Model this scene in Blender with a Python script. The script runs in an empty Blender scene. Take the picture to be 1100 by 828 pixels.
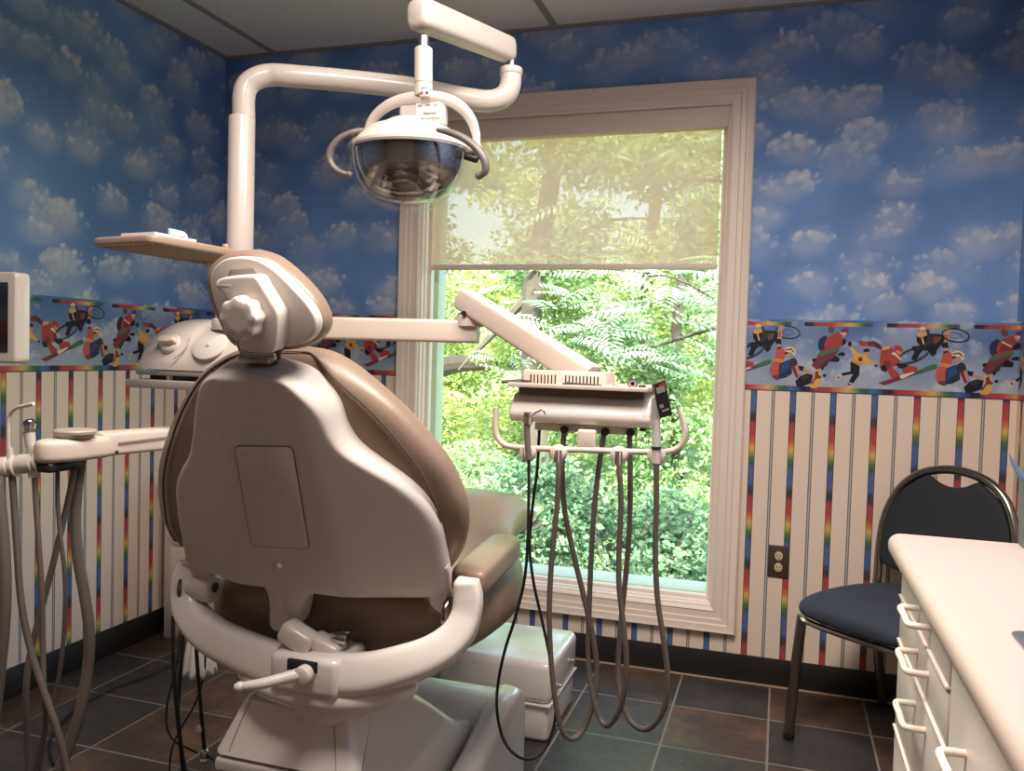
import bpy, bmesh, math, random
import numpy as np
from mathutils import Vector, Matrix, Euler
SC = bpy.context.scene
COL = SC.collection
rng = random.Random(7)
PI = math.pi

# ------------------------------------------------------------------ materials
def lin(c):
    c = c / 255.0
    return c / 12.92 if c <= .04045 else ((c + .055) / 1.055) ** 2.4
def rgb(r, g, b): return (lin(r), lin(g), lin(b), 1)

def mat(name, col, rough=.5, metal=0, coat=0, noise=0, nscale=60, bump=0, spec=.5, trans=0):
    m = bpy.data.materials.new(name); m.use_nodes = True
    nt = m.node_tree; b = nt.nodes['Principled BSDF']
    b.inputs['Base Color'].default_value = col
    b.inputs['Roughness'].default_value = rough
    b.inputs['Metallic'].default_value = metal
    b.inputs['Coat Weight'].default_value = coat
    b.inputs['Coat Roughness'].default_value = .08
    b.inputs['Specular IOR Level'].default_value = spec
    b.inputs['Transmission Weight'].default_value = trans
    if noise or bump:
        tc = nt.nodes.new('ShaderNodeNewGeometry')
        n = nt.nodes.new('ShaderNodeTexNoise'); n.inputs['Scale'].default_value = nscale; n.inputs['Detail'].default_value = 4
        nt.links.new(tc.outputs['Position'], n.inputs['Vector'])
        if noise:
            mx = nt.nodes.new('ShaderNodeMix'); mx.data_type = 'RGBA'
            mx.inputs['A'].default_value = tuple(c * (1 - noise) for c in col[:3]) + (1,)
            mx.inputs['B'].default_value = tuple(min(1, c * (1 + noise)) for c in col[:3]) + (1,)
            nt.links.new(n.outputs['Fac'], mx.inputs['Factor']); nt.links.new(mx.outputs['Result'], b.inputs['Base Color'])
        if bump:
            bp = nt.nodes.new('ShaderNodeBump'); bp.inputs['Strength'].default_value = bump; bp.inputs['Distance'].default_value = .002
            nt.links.new(n.outputs['Fac'], bp.inputs['Height']); nt.links.new(bp.outputs['Normal'], b.inputs['Normal'])
    return m

class NX:
    """small expression helper: builds Math nodes with operators"""
    def __init__(s, nt, sock): s.nt = nt; s.k = sock
    def _o(s, op, a, b=None, c=None):
        n = s.nt.nodes.new('ShaderNodeMath'); n.operation = op
        for i, v in enumerate((a, b, c)):
            if v is None: continue
            if isinstance(v, NX): s.nt.links.new(v.k, n.inputs[i])
            else: n.inputs[i].default_value = v
        return NX(s.nt, n.outputs[0])
    def __add__(s, o): return s._o('ADD', s, o)
    def __sub__(s, o): return s._o('SUBTRACT', s, o)
    def __rsub__(s, o): return s._o('SUBTRACT', o, s)
    def __mul__(s, o): return s._o('MULTIPLY', s, o)
    def __truediv__(s, o): return s._o('DIVIDE', s, o)
    def floor(s): return s._o('FLOOR', s)
    def fract(s): return s._o('FRACT', s)
    def abs(s): return s._o('ABSOLUTE', s)
    def lt(s, o): return s._o('LESS_THAN', s, o)
    def gt(s, o): return s._o('GREATER_THAN', s, o)
    def mn(s, o): return s._o('MINIMUM', s, o)
    def mx(s, o): return s._o('MAXIMUM', s, o)
    def clamp(s):
        r = s._o('ADD', s, 0.0); r.k.node.use_clamp = True; return r
    def smooth(s, a, b):
        n = s.nt.nodes.new('ShaderNodeMapRange'); n.interpolation_type = 'SMOOTHSTEP'
        s.nt.links.new(s.k, n.inputs['Value']); n.inputs['From Min'].default_value = a; n.inputs['From Max'].default_value = b
        return NX(s.nt, n.outputs['Result'])
def cmix(nt, f, a, b):
    n = nt.nodes.new('ShaderNodeMix'); n.data_type = 'RGBA'
    for v, k in ((f, 'Factor'), (a, 'A'), (b, 'B')):
        if isinstance(v, NX): nt.links.new(v.k, n.inputs[k])
        else: n.inputs[k].default_value = v
    return NX(nt, n.outputs['Result'])
def cmix_const(nt, v):
    n = nt.nodes.new('ShaderNodeValue'); n.outputs[0].default_value = v; return n.outputs[0]
def ramp(nt, f, stops, interp='LINEAR'):
    n = nt.nodes.new('ShaderNodeValToRGB'); cr = n.color_ramp; cr.interpolation = interp
    while len(cr.elements) < len(stops): cr.elements.new(.5)
    for e, (p, c) in zip(cr.elements, stops): e.position = p; e.color = c
    nt.links.new(f.k, n.inputs['Fac']); return NX(nt, n.outputs['Color'])
def posxyz(nt):
    g = nt.nodes.new('ShaderNodeNewGeometry'); s = nt.nodes.new('ShaderNodeSeparateXYZ')
    nt.links.new(g.outputs['Position'], s.inputs[0])
    return [NX(nt, s.outputs[i]) for i in range(3)]
def comb(nt, x, y, z):
    n = nt.nodes.new('ShaderNodeCombineXYZ')
    for i, v in enumerate((x, y, z)):
        if isinstance(v, NX): nt.links.new(v.k, n.inputs[i])
        else: n.inputs[i].default_value = v
    return NX(nt, n.outputs[0])
def noise(nt, vec, scale, detail=3, rough=.5):
    n = nt.nodes.new('ShaderNodeTexNoise'); n.inputs['Scale'].default_value = scale
    n.inputs['Detail'].default_value = detail; n.inputs['Roughness'].default_value = rough
    nt.links.new(vec.k, n.inputs['Vector']); return NX(nt, n.outputs['Fac'])

RAINBOW = [(0, rgb(36, 42, 58)), (.09, rgb(58, 44, 56)), (.16, rgb(164, 62, 76)), (.34, rgb(180, 72, 66)), (.46, rgb(206, 132, 74)),
           (.57, rgb(212, 176, 96)), (.65, rgb(150, 152, 78)), (.71, rgb(72, 116, 70)), (.79, rgb(58, 92, 84)), (.86, rgb(74, 108, 158)), (.95, rgb(58, 84, 128)), (1, rgb(36, 42, 58))]

STRIPE = [(0, rgb(40, 42, 54)), (.05, rgb(60, 40, 52)), (.10, rgb(164, 52, 74)), (.28, rgb(186, 62, 56)), (.36, rgb(208, 118, 66)), (.43, rgb(220, 178, 88)), (.49, rgb(170, 160, 70)), (.56, rgb(64, 112, 60)), (.64, rgb(48, 86, 74)), (.70, rgb(62, 98, 150)), (.90, rgb(64, 96, 148)), (.96, rgb(46, 56, 80)), (1, rgb(40, 42, 54))]

def clouds(nt, s, z, base, density=1.0):
    """puffy cloud print: two layers of billowy puffs, crisp bright tops and fading bottoms"""
    col = base
    for (sx, sz, off, amt, thr) in ((3.3, 4.9, 3.7, .62, .37), (4.4, 6.3, 19.1, .95, .375)):
        v = comb(nt, s * sx + off, z * sz + off * .37, off)
        vo = nt.nodes.new('ShaderNodeTexVoronoi'); vo.voronoi_dimensions = '2D'; vo.feature = 'F1'
        vo.inputs['Scale'].default_value = 1; vo.inputs['Randomness'].default_value = .78
        nt.links.new(v.k, vo.inputs['Vector'])
        d = NX(nt, vo.outputs['Distance'])
        sp = nt.nodes.new('ShaderNodeSeparateXYZ'); nt.links.new(vo.outputs['Position'], sp.inputs[0])
        sc = nt.nodes.new('ShaderNodeSeparateColor'); nt.links.new(vo.outputs['Color'], sc.inputs[0])
        rnd = NX(nt, sc.outputs[0])
        dz = (z * sz + off * .37) - NX(nt, sp.outputs[1])          # height above the puff's middle
        n4 = noise(nt, comb(nt, s, z, off + 5), 30, 4, .65)
        w = comb(nt, s + (n4 - .5) * .05, z + (n4 - .5) * .05, off)
        lump = nt.nodes.new('ShaderNodeTexVoronoi'); lump.voronoi_dimensions = '3D'; lump.feature = 'SMOOTH_F1'
        lump.inputs['Scale'].default_value = 33; lump.inputs['Smoothness'].default_value = .6
        nt.links.new(w.k, lump.inputs['Vector'])
        bl = NX(nt, lump.outputs['Distance'])
        n2 = noise(nt, w, 9, 4, .6)
        e = d + (bl - .40) * .30 + (n2 - .5) * .52 + (rnd - .5) * .20
        edge = 1.0 - e.smooth(thr - .13, thr + .015)
        soft = 1.0 - (d + (n2 - .5) * .3).smooth(.10, .50)
        top = dz.smooth(-.34, .26)
        puff = (edge * top * (1.18 - bl * 1.1 + (n4 - .5) * .5)).clamp()
        haze = soft * .34
        f = (puff.mx(haze) * amt * density).clamp()
        col = cmix(nt, f, col, rgb(204, 207, 214))
    return col

def wall_material(name, axis, s0, phases):
    """cloud paper above the border, rainbow striped paper below it; axis = direction along the wall"""
    m = bpy.data.materials.new(name); m.use_nodes = True; nt = m.node_tree
    b = nt.nodes['Principled BSDF']; b.inputs['Roughness'].default_value = .62; b.inputs['Specular IOR Level'].default_value = .25
    P = posxyz(nt); s = P[axis]; z = P[2]
    w = comb(nt, s, z, 0)
    sky = cmix(nt, noise(nt, w, 2.2, 3).smooth(.3, .7), rgb(97, 131, 182), rgb(117, 154, 205))
    sky = clouds(nt, s, z, sky)
    n = (s - s0) / .1334
    k = (n + .5).floor(); d = (n - k).abs() * .1334
    strip = (k / 4.0).floor()
    ph = strip * 0 + phases[0][1]
    for lo, z0 in phases[1:]:
        g = strip.gt(lo - .5); ph = ph * (1 - g) + g * z0
    t = ((ph - z + .012) / .2667).fract()
    rb = ramp(nt, t, STRIPE)
    spk = noise(nt, comb(nt, P[0], P[1], z), 420, 2).smooth(.66, .72)
    rb = cmix(nt, spk * .55, rb, rgb(225, 170, 80)); rb = cmix(nt, NX(nt, cmix_const(nt, .04)), rb, rgb(220, 200, 180))
    paper = cmix(nt, noise(nt, comb(nt, P[0], P[1], z), 4, 4), rgb(230, 209, 189), rgb(238, 218, 199))
    half = (n + .5); hd = ((half - (half + .5).floor()).abs()) * .1334
    thin = hd.lt(.0056) * (1 - hd.lt(.0022))
    mid = hd.lt(.0022)
    c = cmix(nt, thin, paper, rgb(104, 110, 120))
    c = cmix(nt, mid, c, rgb(190, 180, 170))
    c = cmix(nt, d.lt(.0108), c, rgb(36, 50, 84))
    c = cmix(nt, d.lt(.0088), c, rb)
    c = cmix(nt, z.gt(1.19), c, sky)
    nt.links.new(c.k, b.inputs['Base Color'])
    return m

def border_material(name, axis, off):
    m = bpy.data.materials.new(name); m.use_nodes = True; nt = m.node_tree
    b = nt.nodes['Principled BSDF']; b.inputs['Roughness'].default_value = .55; b.inputs['Specular IOR Level'].default_value = .25
    P = posxyz(nt); s = P[axis]; z = P[2]
    h = (z - 1.061) / .254
    base = ramp(nt, h, [(0, rgb(160, 168, 176)), (.3, rgb(132, 150, 174)), (.75, rgb(92, 122, 166)), (1, rgb(78, 110, 158))])
    base = clouds(nt, s + .21, z + .3, base, .75)
    t = ((s - off) / .2667).fract()
    rb = ramp(nt, t, RAINBOW)
    top = (z - 1.300).abs().lt(.0068); bot = (z - 1.0730).abs().lt(.0085)
    fade = t.gt(.84)
    c = cmix(nt, bot, base, rb)
    c = cmix(nt, top * (1 - fade), c, rb)
    c = cmix(nt, z.lt(1.0645), c, rgb(44, 66, 110))
    nt.links.new(c.k, b.inputs['Base Color'])
    return m

def floor_material():
    m = bpy.data.materials.new('slate floor tiles'); m.use_nodes = True; nt = m.node_tree
    b = nt.nodes['Principled BSDF']
    P = posxyz(nt)
    u = (P[0] - .002) / .309; v = (P[1] - 2.834) / .309
    cu = u.floor(); cv = v.floor()
    wn = nt.nodes.new('ShaderNodeTexWhiteNoise'); wn.noise_dimensions = '2D'
    nt.links.new(comb(nt, cu + .5, cv + .5, 0).k, wn.inputs['Vector'])
    r = NX(nt, wn.outputs['Value'])
    vec = comb(nt, P[0] + r * 7.3, P[1] + r * 3.1, r * 11)
    n1 = noise(nt, vec, 5, 6, .62); n2 = noise(nt, vec, 22, 5, .6)
    ca = ramp(nt, r, [(0, rgb(50, 48, 49)), (.45, rgb(57, 54, 55)), (.5, rgb(68, 54, 46)), (.78, rgb(78, 59, 48)), (1, rgb(59, 52, 49))])
    rust = ramp(nt, r, [(0, rgb(74, 66, 62)), (.48, rgb(80, 70, 64)), (.52, rgb(112, 80, 57)), (1, rgb(106, 80, 62))])
    c = cmix(nt, n1.smooth(.42, .68), ca, rust)
    c = cmix(nt, n2.smooth(.35, .75) * .6, c, rgb(52, 46, 44))
    c = cmix(nt, n2.smooth(.66, .76) * .4, c, rgb(142, 124, 108))
    gu = (u - (u + .5).floor()).abs(); gv = (v - (v + .5).floor()).abs()
    g = gu.mn(gv).lt(.011)
    c = cmix(nt, g, c, rgb(134, 124, 114))
    nt.links.new(c.k, b.inputs['Base Color'])
    rr = n2 * .25 + .30
    rr = rr + g * .3
    nt.links.new(rr.k, b.inputs['Roughness'])
    bp = nt.nodes.new('ShaderNodeBump'); bp.inputs['Strength'].default_value = .35; bp.inputs['Distance'].default_value = .004
    hgt = n1 * .6 + n2 * .4 - g * .8
    nt.links.new(hgt.k, bp.inputs['Height']); nt.links.new(bp.outputs['Normal'], b.inputs['Normal'])
    return m

def leaf_material(name, c1, c2, trans=.45):
    m = bpy.data.materials.new(name); m.use_nodes = True; nt = m.node_tree
    nt.nodes.remove(nt.nodes['Principled BSDF']); out = nt.nodes['Material Output']
    g = nt.nodes.new('ShaderNodeNewGeometry')
    c = cmix(nt, NX(nt, g.outputs['Random Per Island']), c1, c2)
    d = nt.nodes.new('ShaderNodeBsdfDiffuse'); t = nt.nodes.new('ShaderNodeBsdfTranslucent'); x = nt.nodes.new('ShaderNodeMixShader')
    nt.links.new(c.k, d.inputs['Color']); nt.links.new(c.k, t.inputs['Color'])
    x.inputs[0].default_value = trans
    nt.links.new(d.outputs[0], x.inputs[1]); nt.links.new(t.outputs[0], x.inputs[2]); nt.links.new(x.outputs[0], out.inputs['Surface'])
    return m

def mix_material(name, kind_a, col_a, kind_b, col_b, f, rough=.05, kind_c=None, col_c=None, f2=0):
    m = bpy.data.materials.new(name); m.use_nodes = True; nt = m.node_tree
    nt.nodes.remove(nt.nodes['Principled BSDF']); out = nt.nodes['Material Output']
    def sh(k, c):
        n = nt.nodes.new(k); n.inputs['Color'].default_value = c
        if 'Roughness' in n.inputs: n.inputs['Roughness'].default_value = rough
        return n
    a = sh(kind_a, col_a); b = sh(kind_b, col_b); x = nt.nodes.new('ShaderNodeMixShader'); x.inputs[0].default_value = f
    nt.links.new(a.outputs[0], x.inputs[1]); nt.links.new(b.outputs[0], x.inputs[2])
    if kind_c:
        c = sh(kind_c, col_c); y = nt.nodes.new('ShaderNodeMixShader'); y.inputs[0].default_value = f2
        nt.links.new(x.outputs[0], y.inputs[1]); nt.links.new(c.outputs[0], y.inputs[2]); x = y
    nt.links.new(x.outputs[0], out.inputs['Surface'])
    return m

M = {}
M['white'] = mat('warm white plastic', rgb(214, 203, 193), .28, coat=.3)
M['shell'] = mat('chair shell plastic', rgb(206, 196, 187), .42, noise=.03, nscale=30)
M['gloss'] = mat('glossy white enamel', rgb(220, 211, 203), .2, coat=.5)
M['beige'] = mat('beige arm plastic', rgb(214, 198, 184), .38)
M['tan'] = mat('tan vinyl', rgb(137, 116, 100), .36, noise=.05, nscale=250, bump=.12)
M['tandark'] = mat('dark tan vinyl piping', rgb(84, 68, 58), .5)
M['tray'] = mat('tan tray plastic', rgb(172, 146, 124), .45)
M['disc'] = mat('grey beige disc', rgb(186, 170, 154), .45)
M['trayrib'] = mat('shade toned tray ribs', rgb(128, 102, 84), .5)  # darker than the tray: underside shade put into the rib colour
M['black'] = mat('black rubber', rgb(24, 23, 24), .5)
M['cord'] = mat('black cord rubber', rgb(20, 20, 24), .45)
M['hose'] = mat('grey silicone hose', rgb(98, 88, 82), .42)
M['hosed'] = mat('warm grey handpiece hose', rgb(92, 82, 76), .42)
M['hosedark'] = mat('dark grey hose', rgb(86, 78, 74), .42)
M['chrome'] = mat('polished chrome', rgb(190, 188, 186), .14, metal=1)
M['steel'] = mat('brushed steel', rgb(170, 170, 172), .38, metal=1)
M['darkmetal'] = mat('dark bronze metal tube', rgb(142, 134, 127), .22, metal=1)
M['grey'] = mat('grey handle plastic', rgb(108, 101, 97), .42)
M['midgrey'] = mat('mid grey plastic', rgb(150, 142, 136), .45)
M['lightgrey'] = mat('light grey plastic', rgb(198, 190, 184), .45)
M['visor'] = mat('dark smoked visor', rgb(44, 40, 38), .06, coat=1, spec=.9)
M['clear'] = mix_material('clear plastic shield', 'ShaderNodeBsdfTransparent', (1, 1, 1, 1), 'ShaderNodeBsdfGlossy', (1, 1, 1, 1), .14, .04)
M['film'] = mix_material('vinyl film with green reflection tint', 'ShaderNodeBsdfTransparent', (.40, .46, .30, 1), 'ShaderNodeBsdfGlossy', (.92, .95, .86, 1), .74, .12)  # green tint stands in for foliage reflected in the vinyl
M['bag'] = mix_material('thin clear bag', 'ShaderNodeBsdfTransparent', (1, 1, 1, 1), 'ShaderNodeBsdfGlossy', (1, 1, 1, 1), .22, .15)
M['bagwhite'] = mix_material('white plastic sheet', 'ShaderNodeBsdfDiffuse', rgb(226, 220, 212), 'ShaderNodeBsdfTranslucent', rgb(226, 220, 212), .4, .3)
M['trim'] = mat('painted window trim', rgb(236, 218, 202), .38)
M['outertrim'] = mat('exterior window frame', rgb(218, 222, 198), .5)
M['glass'] = mix_material('window glass', 'ShaderNodeBsdfTransparent', (.95, .985, .96, 1), 'ShaderNodeBsdfGlossy', (1, 1, 1, 1), .05, .0)
M['shade'] = mix_material('woven shade fabric', 'ShaderNodeBsdfDiffuse', rgb(210, 190, 164), 'ShaderNodeBsdfTranslucent', (1, .70, .62, 1), .62, .4, 'ShaderNodeBsdfTransparent', (1, .95, .86, 1), .40)
M['fascia'] = mat('shade fascia', rgb(228, 210, 192), .5)
M['basebd'] = mat('black cove base', rgb(34, 30, 28), .45)
M['caulk'] = mat('tan floor caulk', rgb(170, 146, 124), .6)
M['ceil'] = mat('speckled ceiling tile', rgb(232, 226, 220), .85, noise=.14, nscale=220, bump=.25)
M['ceilbar'] = mat('ceiling grid bar', rgb(150, 142, 132), .5)
M['wallplain'] = mat('plain beige wall', rgb(214, 196, 176), .7)
M['lamin'] = mat('off white laminate', rgb(226, 214, 202), .42)
M['counter'] = mat('beige solid counter', rgb(196, 175, 165), .38, noise=.03, nscale=300)
M['pull'] = mat('cream drawer pull', rgb(240, 226, 212), .32)
M['litedge'] = mat('painted lit drawer edge', rgb(244, 232, 220), .4)  # laminate paled to look like an edge catching light
M['navy'] = mat('navy woven fabric', rgb(46, 52, 64), .85, noise=.35, nscale=500, bump=.3)
M['navyback'] = mat('dark charcoal woven fabric', rgb(36, 37, 42), .85, noise=.3, nscale=500, bump=.3)
M['outlet'] = mat('dark bronze outlet plate', rgb(70, 56, 46), .45)
M['outletface'] = mat('ivory receptacle', rgb(214, 190, 160), .45)
M['paper'] = mat('white paper', rgb(232, 226, 220), .7)
M['mint'] = mat('pale mint plastic', rgb(206, 226, 218), .4)
M['red'] = mat('red print', rgb(180, 40, 44), .5)
M['blueprint'] = mat('blue print', rgb(40, 70, 140), .5)
M['darkprint'] = mat('dark packet print', rgb(36, 34, 40), .35)
M['ink'] = mat('dark ink', rgb(60, 56, 56), .6)
M['tealink'] = mat('teal ink', rgb(70, 150, 190), .6)
M['lightface'] = mat('pale grey panel', rgb(206, 198, 190), .4)
M['screen'] = mat('dark screen glass', rgb(26, 24, 24), .12, coat=.5)
M['bark'] = mat('tree bark', rgb(84, 76, 66), .9, noise=.35, nscale=14, bump=.8)
M['soil'] = mat('leafy ground', rgb(96, 112, 60), .95, noise=.4, nscale=3)
M['leafA'] = leaf_material('yellow green leaves', rgb(150, 174, 100), rgb(196, 208, 136))
M['leafB'] = leaf_material('fresh green leaves', rgb(124, 158, 108), rgb(170, 196, 146))
M['leafC'] = leaf_material('dark green shrub leaves', rgb(98, 132, 104), rgb(138, 166, 134), .3)  # darker green is the shrub's own leaf colour
M['leafD'] = leaf_material('cool green leaflets', rgb(138, 170, 142), rgb(178, 206, 176), .4)

# ------------------------------------------------------------------ mesh building
class MB:
    def __init__(s): s.bm = bmesh.new()
    def _take(s, t, mi=0, smooth=True):
        for f in t.faces: f.material_index = mi; f.smooth = smooth
        me = bpy.data.meshes.new('tmp'); t.to_mesh(me); t.free(); s.bm.from_mesh(me); bpy.data.meshes.remove(me); return s
    def box(s, lo, hi, bev=0, rot=None, piv=None, mi=0, seg=2):
        t = bmesh.new(); bmesh.ops.create_cube(t, size=1)
        c = [(a + b) / 2 for a, b in zip(lo, hi)]; d = [abs(b - a) for a, b in zip(lo, hi)]
        bmesh.ops.scale(t, vec=d, verts=t.verts)
        if bev: bmesh.ops.bevel(t, geom=list(t.edges), offset=min(bev, min(d) * .49), segments=seg, profile=.5, affect='EDGES')
        bmesh.ops.translate(t, vec=c, verts=t.verts)
        if rot is not None:
            bmesh.ops.rotate(t, cent=piv or c, matrix=(rot.to_matrix() if isinstance(rot, Euler) else rot), verts=t.verts)
        return s._take(t, mi)
    def loft(s, rings, cap=True, mi=0, closed=False):
        t = bmesh.new(); R = [[t.verts.new(p) for p in r] for r in rings]; n = len(R[0])
        pairs = list(zip(R[:-1], R[1:])) + ([(R[-1], R[0])] if closed else [])
        for a, b in pairs:
            for i in range(n):
                j = (i + 1) % n
                try: t.faces.new((a[i], a[j], b[j], b[i]))
                except ValueError: pass
        if cap and not closed:
            try: t.faces.new(R[0][::-1])
            except ValueError: pass
            try: t.faces.new(R[-1])
            except ValueError: pass
        bmesh.ops.recalc_face_normals(t, faces=t.faces)
        return s._take(t, mi)
    def tube(s, pts, r, seg=10, mi=0, sub=6, closed=False, flat=1.0, sq=2.0):
        P = spline(pts, sub, closed) if sub > 1 else [Vector(p) for p in pts]
        n = len(P)
        rr = r if isinstance(r, (list, tuple)) else [r] * len(pts)
        rad = []
        for i in range(n):
            x = i / max(1, n - 1) * (len(rr) - 1); k = min(int(x), len(rr) - 2) if len(rr) > 1 else 0
            rad.append(rr[0] if len(rr) == 1 else rr[k] + (rr[k + 1] - rr[k]) * (x - k))
        rings = []; up = None
        for i in range(n):
            a = P[(i - 1) % n] if (closed or i > 0) else P[i]; b = P[(i + 1) % n] if (closed or i < n - 1) else P[i]
            d = (b - a).normalized()
            if up is None:
                up = Vector((0, 0, 1)) if abs(d.z) < .9 else Vector((0, 1, 0))
            side = d.cross(up)
            if side.length < 1e-6: side = d.cross(Vector((1, 0, 0)))
            side.normalize(); up = side.cross(d).normalized()
            rings.append(sring(P[i], side, up, rad[i], rad[i] * flat, sq, seg))
        return s.loft(rings, not closed, mi, closed)
    def cyl(s, a, b, ra, rb=None, seg=20, mi=0, bev=0):
        a = Vector(a); b = Vector(b); rb = ra if rb is None else rb
        if bev:
            d = (b - a).normalized()
            return s.tube([a, a + d * bev * .3, a + d * bev, b - d * bev, b - d * bev * .3, b], [ra - bev, ra - bev * .3, ra, rb, rb - bev * .3, rb - bev], seg, mi, 1)
        return s.tube([a, b], [ra, rb], seg, mi, 1)
    def lathe(s, prof, origin, axis=(0, 0, 1), seg=28, mi=0, sx=1, sy=1, xdir=None):
        o = Vector(origin); ax = Vector(axis).normalized()
        x = Vector(xdir).normalized() if xdir else (ax.cross(Vector((0, 1, 0))) if abs(ax.y) < .9 else ax.cross(Vector((1, 0, 0)))).normalized()
        y = ax.cross(x)
        rings = [[o + ax * h + x * (math.cos(q) * r * sx) + y * (math.sin(q) * r * sy) for q in [2 * PI * k / seg for k in range(seg)]] for r, h in prof]
        return s.loft(rings, True, mi)
    def prism(s, pts2, fr, d0, d1, bev=0, mi=0, seg=2):
        o, u, v, n = [Vector(q) for q in fr]
        t = bmesh.new()
        A = [t.verts.new(o + u * p[0] + v * p[1] + n * d0) for p in pts2]; B = [t.verts.new(o + u * p[0] + v * p[1] + n * d1) for p in pts2]
        k = len(pts2); fa = t.faces.new(A); fb = t.faces.new(B[::-1])
        for i in range(k): t.faces.new((A[i], B[i], B[(i + 1) % k], A[(i + 1) % k]))
        bmesh.ops.recalc_face_normals(t, faces=t.faces)
        if bev:
            bmesh.ops.bevel(t, geom=list(fa.edges) + list(fb.edges), offset=bev, segments=seg, profile=.5, affect='EDGES')
        return s._take(t, mi)
    def raw(s, verts, faces, mi=0, smooth=False):
        t = bmesh.new(); V = [t.verts.new(v) for v in verts]
        for f in faces: t.faces.new([V[i] for i in f])
        return s._take(t, mi, smooth)
    def build(s, name, mats, parent=None, at=None, sharp=35):
        me = bpy.data.meshes.new(name)
        s.bm.to_mesh(me); s.bm.free()
        for m in (mats if isinstance(mats, (list, tuple)) else [mats]): me.materials.append(M[m] if isinstance(m, str) else m)
        o = bpy.data.objects.new(name, me); COL.objects.link(o)
        off = Vector((0, 0, 0)); p = parent
        while p is not None: off += p.location; p = p.parent
        loc = Vector(at) if at is not None else Vector((0, 0, 0))
        if at is not None: o.location = loc - off
        me.transform(Matrix.Translation(-(loc if at is not None else off)))
        o.parent = parent
        try: me.set_sharp_from_angle(angle=math.radians(sharp))
        except Exception: pass
        return o

def spline(pts, sub, closed=False):
    P = [Vector(p) for p in pts]; n = len(P); out = []
    if n == 2: return [P[0].lerp(P[1], i / sub) for i in range(sub + 1)]
    for i in range(n if closed else n - 1):
        p0 = P[i - 1] if (closed or i > 0) else P[0] * 2 - P[1]
        p1 = P[i]; p2 = P[(i + 1) % n]
        p3 = P[(i + 2) % n] if (closed or i + 2 < n) else p2 * 2 - p1
        for k in range(sub):
            t = k / sub
            out.append(.5 * ((2 * p1) + (p2 - p0) * t + (2 * p0 - 5 * p1 + 4 * p2 - p3) * t * t + (3 * p1 - p0 - 3 * p2 + p3) * t ** 3))
    if not closed: out.append(P[-1])
    return out
def spline2(pts, sub, closed=False): return [(p.x, p.y) for p in spline([(a, b, 0) for a, b in pts], sub, closed)]
def sring(c, ax, ay, a, b, n=2.5, seg=32):
    """super-ellipse ring"""
    c = Vector(c); ax = Vector(ax); ay = Vector(ay); out = []
    for k in range(seg):
        q = 2 * PI * k / seg; x = math.cos(q); y = math.sin(q)
        out.append(c + ax * (math.copysign(abs(x) ** (2 / n), x) * a) + ay * (math.copysign(abs(y) ** (2 / n), y) * b))
    return out
def smoothrow(rows, sub):
    n = len(rows[0]); out = []
    for i in range(len(rows) - 1):
        p0 = rows[max(i - 1, 0)]; p1 = rows[i]; p2 = rows[i + 1]; p3 = rows[min(i + 2, len(rows) - 1)]
        for k in range(sub):
            t = k / sub
            out.append([.5 * (2 * p1[j] + (p2[j] - p0[j]) * t + (2 * p0[j] - 5 * p1[j] + 4 * p2[j] - p3[j]) * t * t + (3 * p1[j] - p0[j] - 3 * p2[j] + p3[j]) * t ** 3) for j in range(n)])
    out.append(list(rows[-1])); return out

def thing(name, loc, label, cat, group=None):
    o = bpy.data.objects.new(name, None); COL.objects.link(o); o.location = loc; o.empty_display_size = .05
    o['label'] = label; o['category'] = cat
    if group: o['group'] = group
    return o
def tag(o, label, cat, group=None):
    o['label'] = label; o['category'] = cat
    if group: o['group'] = group
    return o
def struct(o): o['kind'] = 'structure'; return o
def frame(org, tilt=0):
    t = math.radians(tilt); u = Vector((1, 0, 0)); v = Vector((0, -math.sin(t), math.cos(t)))
    return Vector(org), u, v, u.cross(v)
def fp(fr, u, v, d=0): return fr[0] + fr[1] * u + fr[2] * v + fr[3] * d

# ------------------------------------------------------------------ the room
XL, XR, YB, YF, ZT = -2.351, .738, 3.139, -1.9, 2.41
M['wallback'] = wall_material('striped and cloudy wallpaper', 0, -.0932, [(-99, 1.252), (-2, .061), (0, .955), (1, .793)])
M['wallleft'] = wall_material('striped and cloudy wallpaper side', 1, 2.1836, [(-99, .86), (0, 1.04), (1, .89)])
M['wallright'] = wall_material('striped and cloudy wallpaper right', 1, 3.08, [(-99, .90), (0, 1.04)])
struct(MB().box((XL - .1, YF - .1, -.1), (XR + .1, YB + .12, 0)).build('floor', floor_material()))
struct(MB().box((XL - .1, YF - .1, ZT), (XR + .1, YB + .12, ZT + .1)).build('ceiling', 'ceil'))
OX0, OX1, OZ0, OZ1 = -1.412, -.207, .255, 2.082            # window opening
w = MB()
w.box((XL - .1, YB, 0), (OX0, YB + .12, ZT)).box((OX1, YB, 0), (XR + .1, YB + .12, ZT))
w.box((OX0, YB, 0), (OX1, YB + .12, OZ0)).box((OX0, YB, OZ1), (OX1, YB + .12, ZT))
struct(w.build('wall_back', 'wallback'))
struct(MB().box((XL - .1, YF, 0), (XL, YB, ZT)).build('wall_left', 'wallleft'))
struct(MB().box((XR, YF, 0), (XR + .1, YB, ZT)).build('wall_right', 'wallright'))
struct(MB().box((XL - .1, YF - .1, 0), (XR + .1, YF, ZT)).build('wall_front', 'wallplain'))
for nm, lo, hi in (('baseboard_back', (XL, YB - .009, 0), (XR, YB, .101)), ('baseboard_left', (XL, YF, 0), (XL + .009, YB - .009, .101)), ('baseboard_right', (XR - .009, YF, 0), (XR, YB - .009, .101))):
    struct(MB().box(lo, hi, .003).build(nm, 'basebd'))
struct(MB().box((XL + .02, YB - .02, 0), (XR - .02, YB - .009, .006), .002).build('trim_1', 'caulk'))
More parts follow.
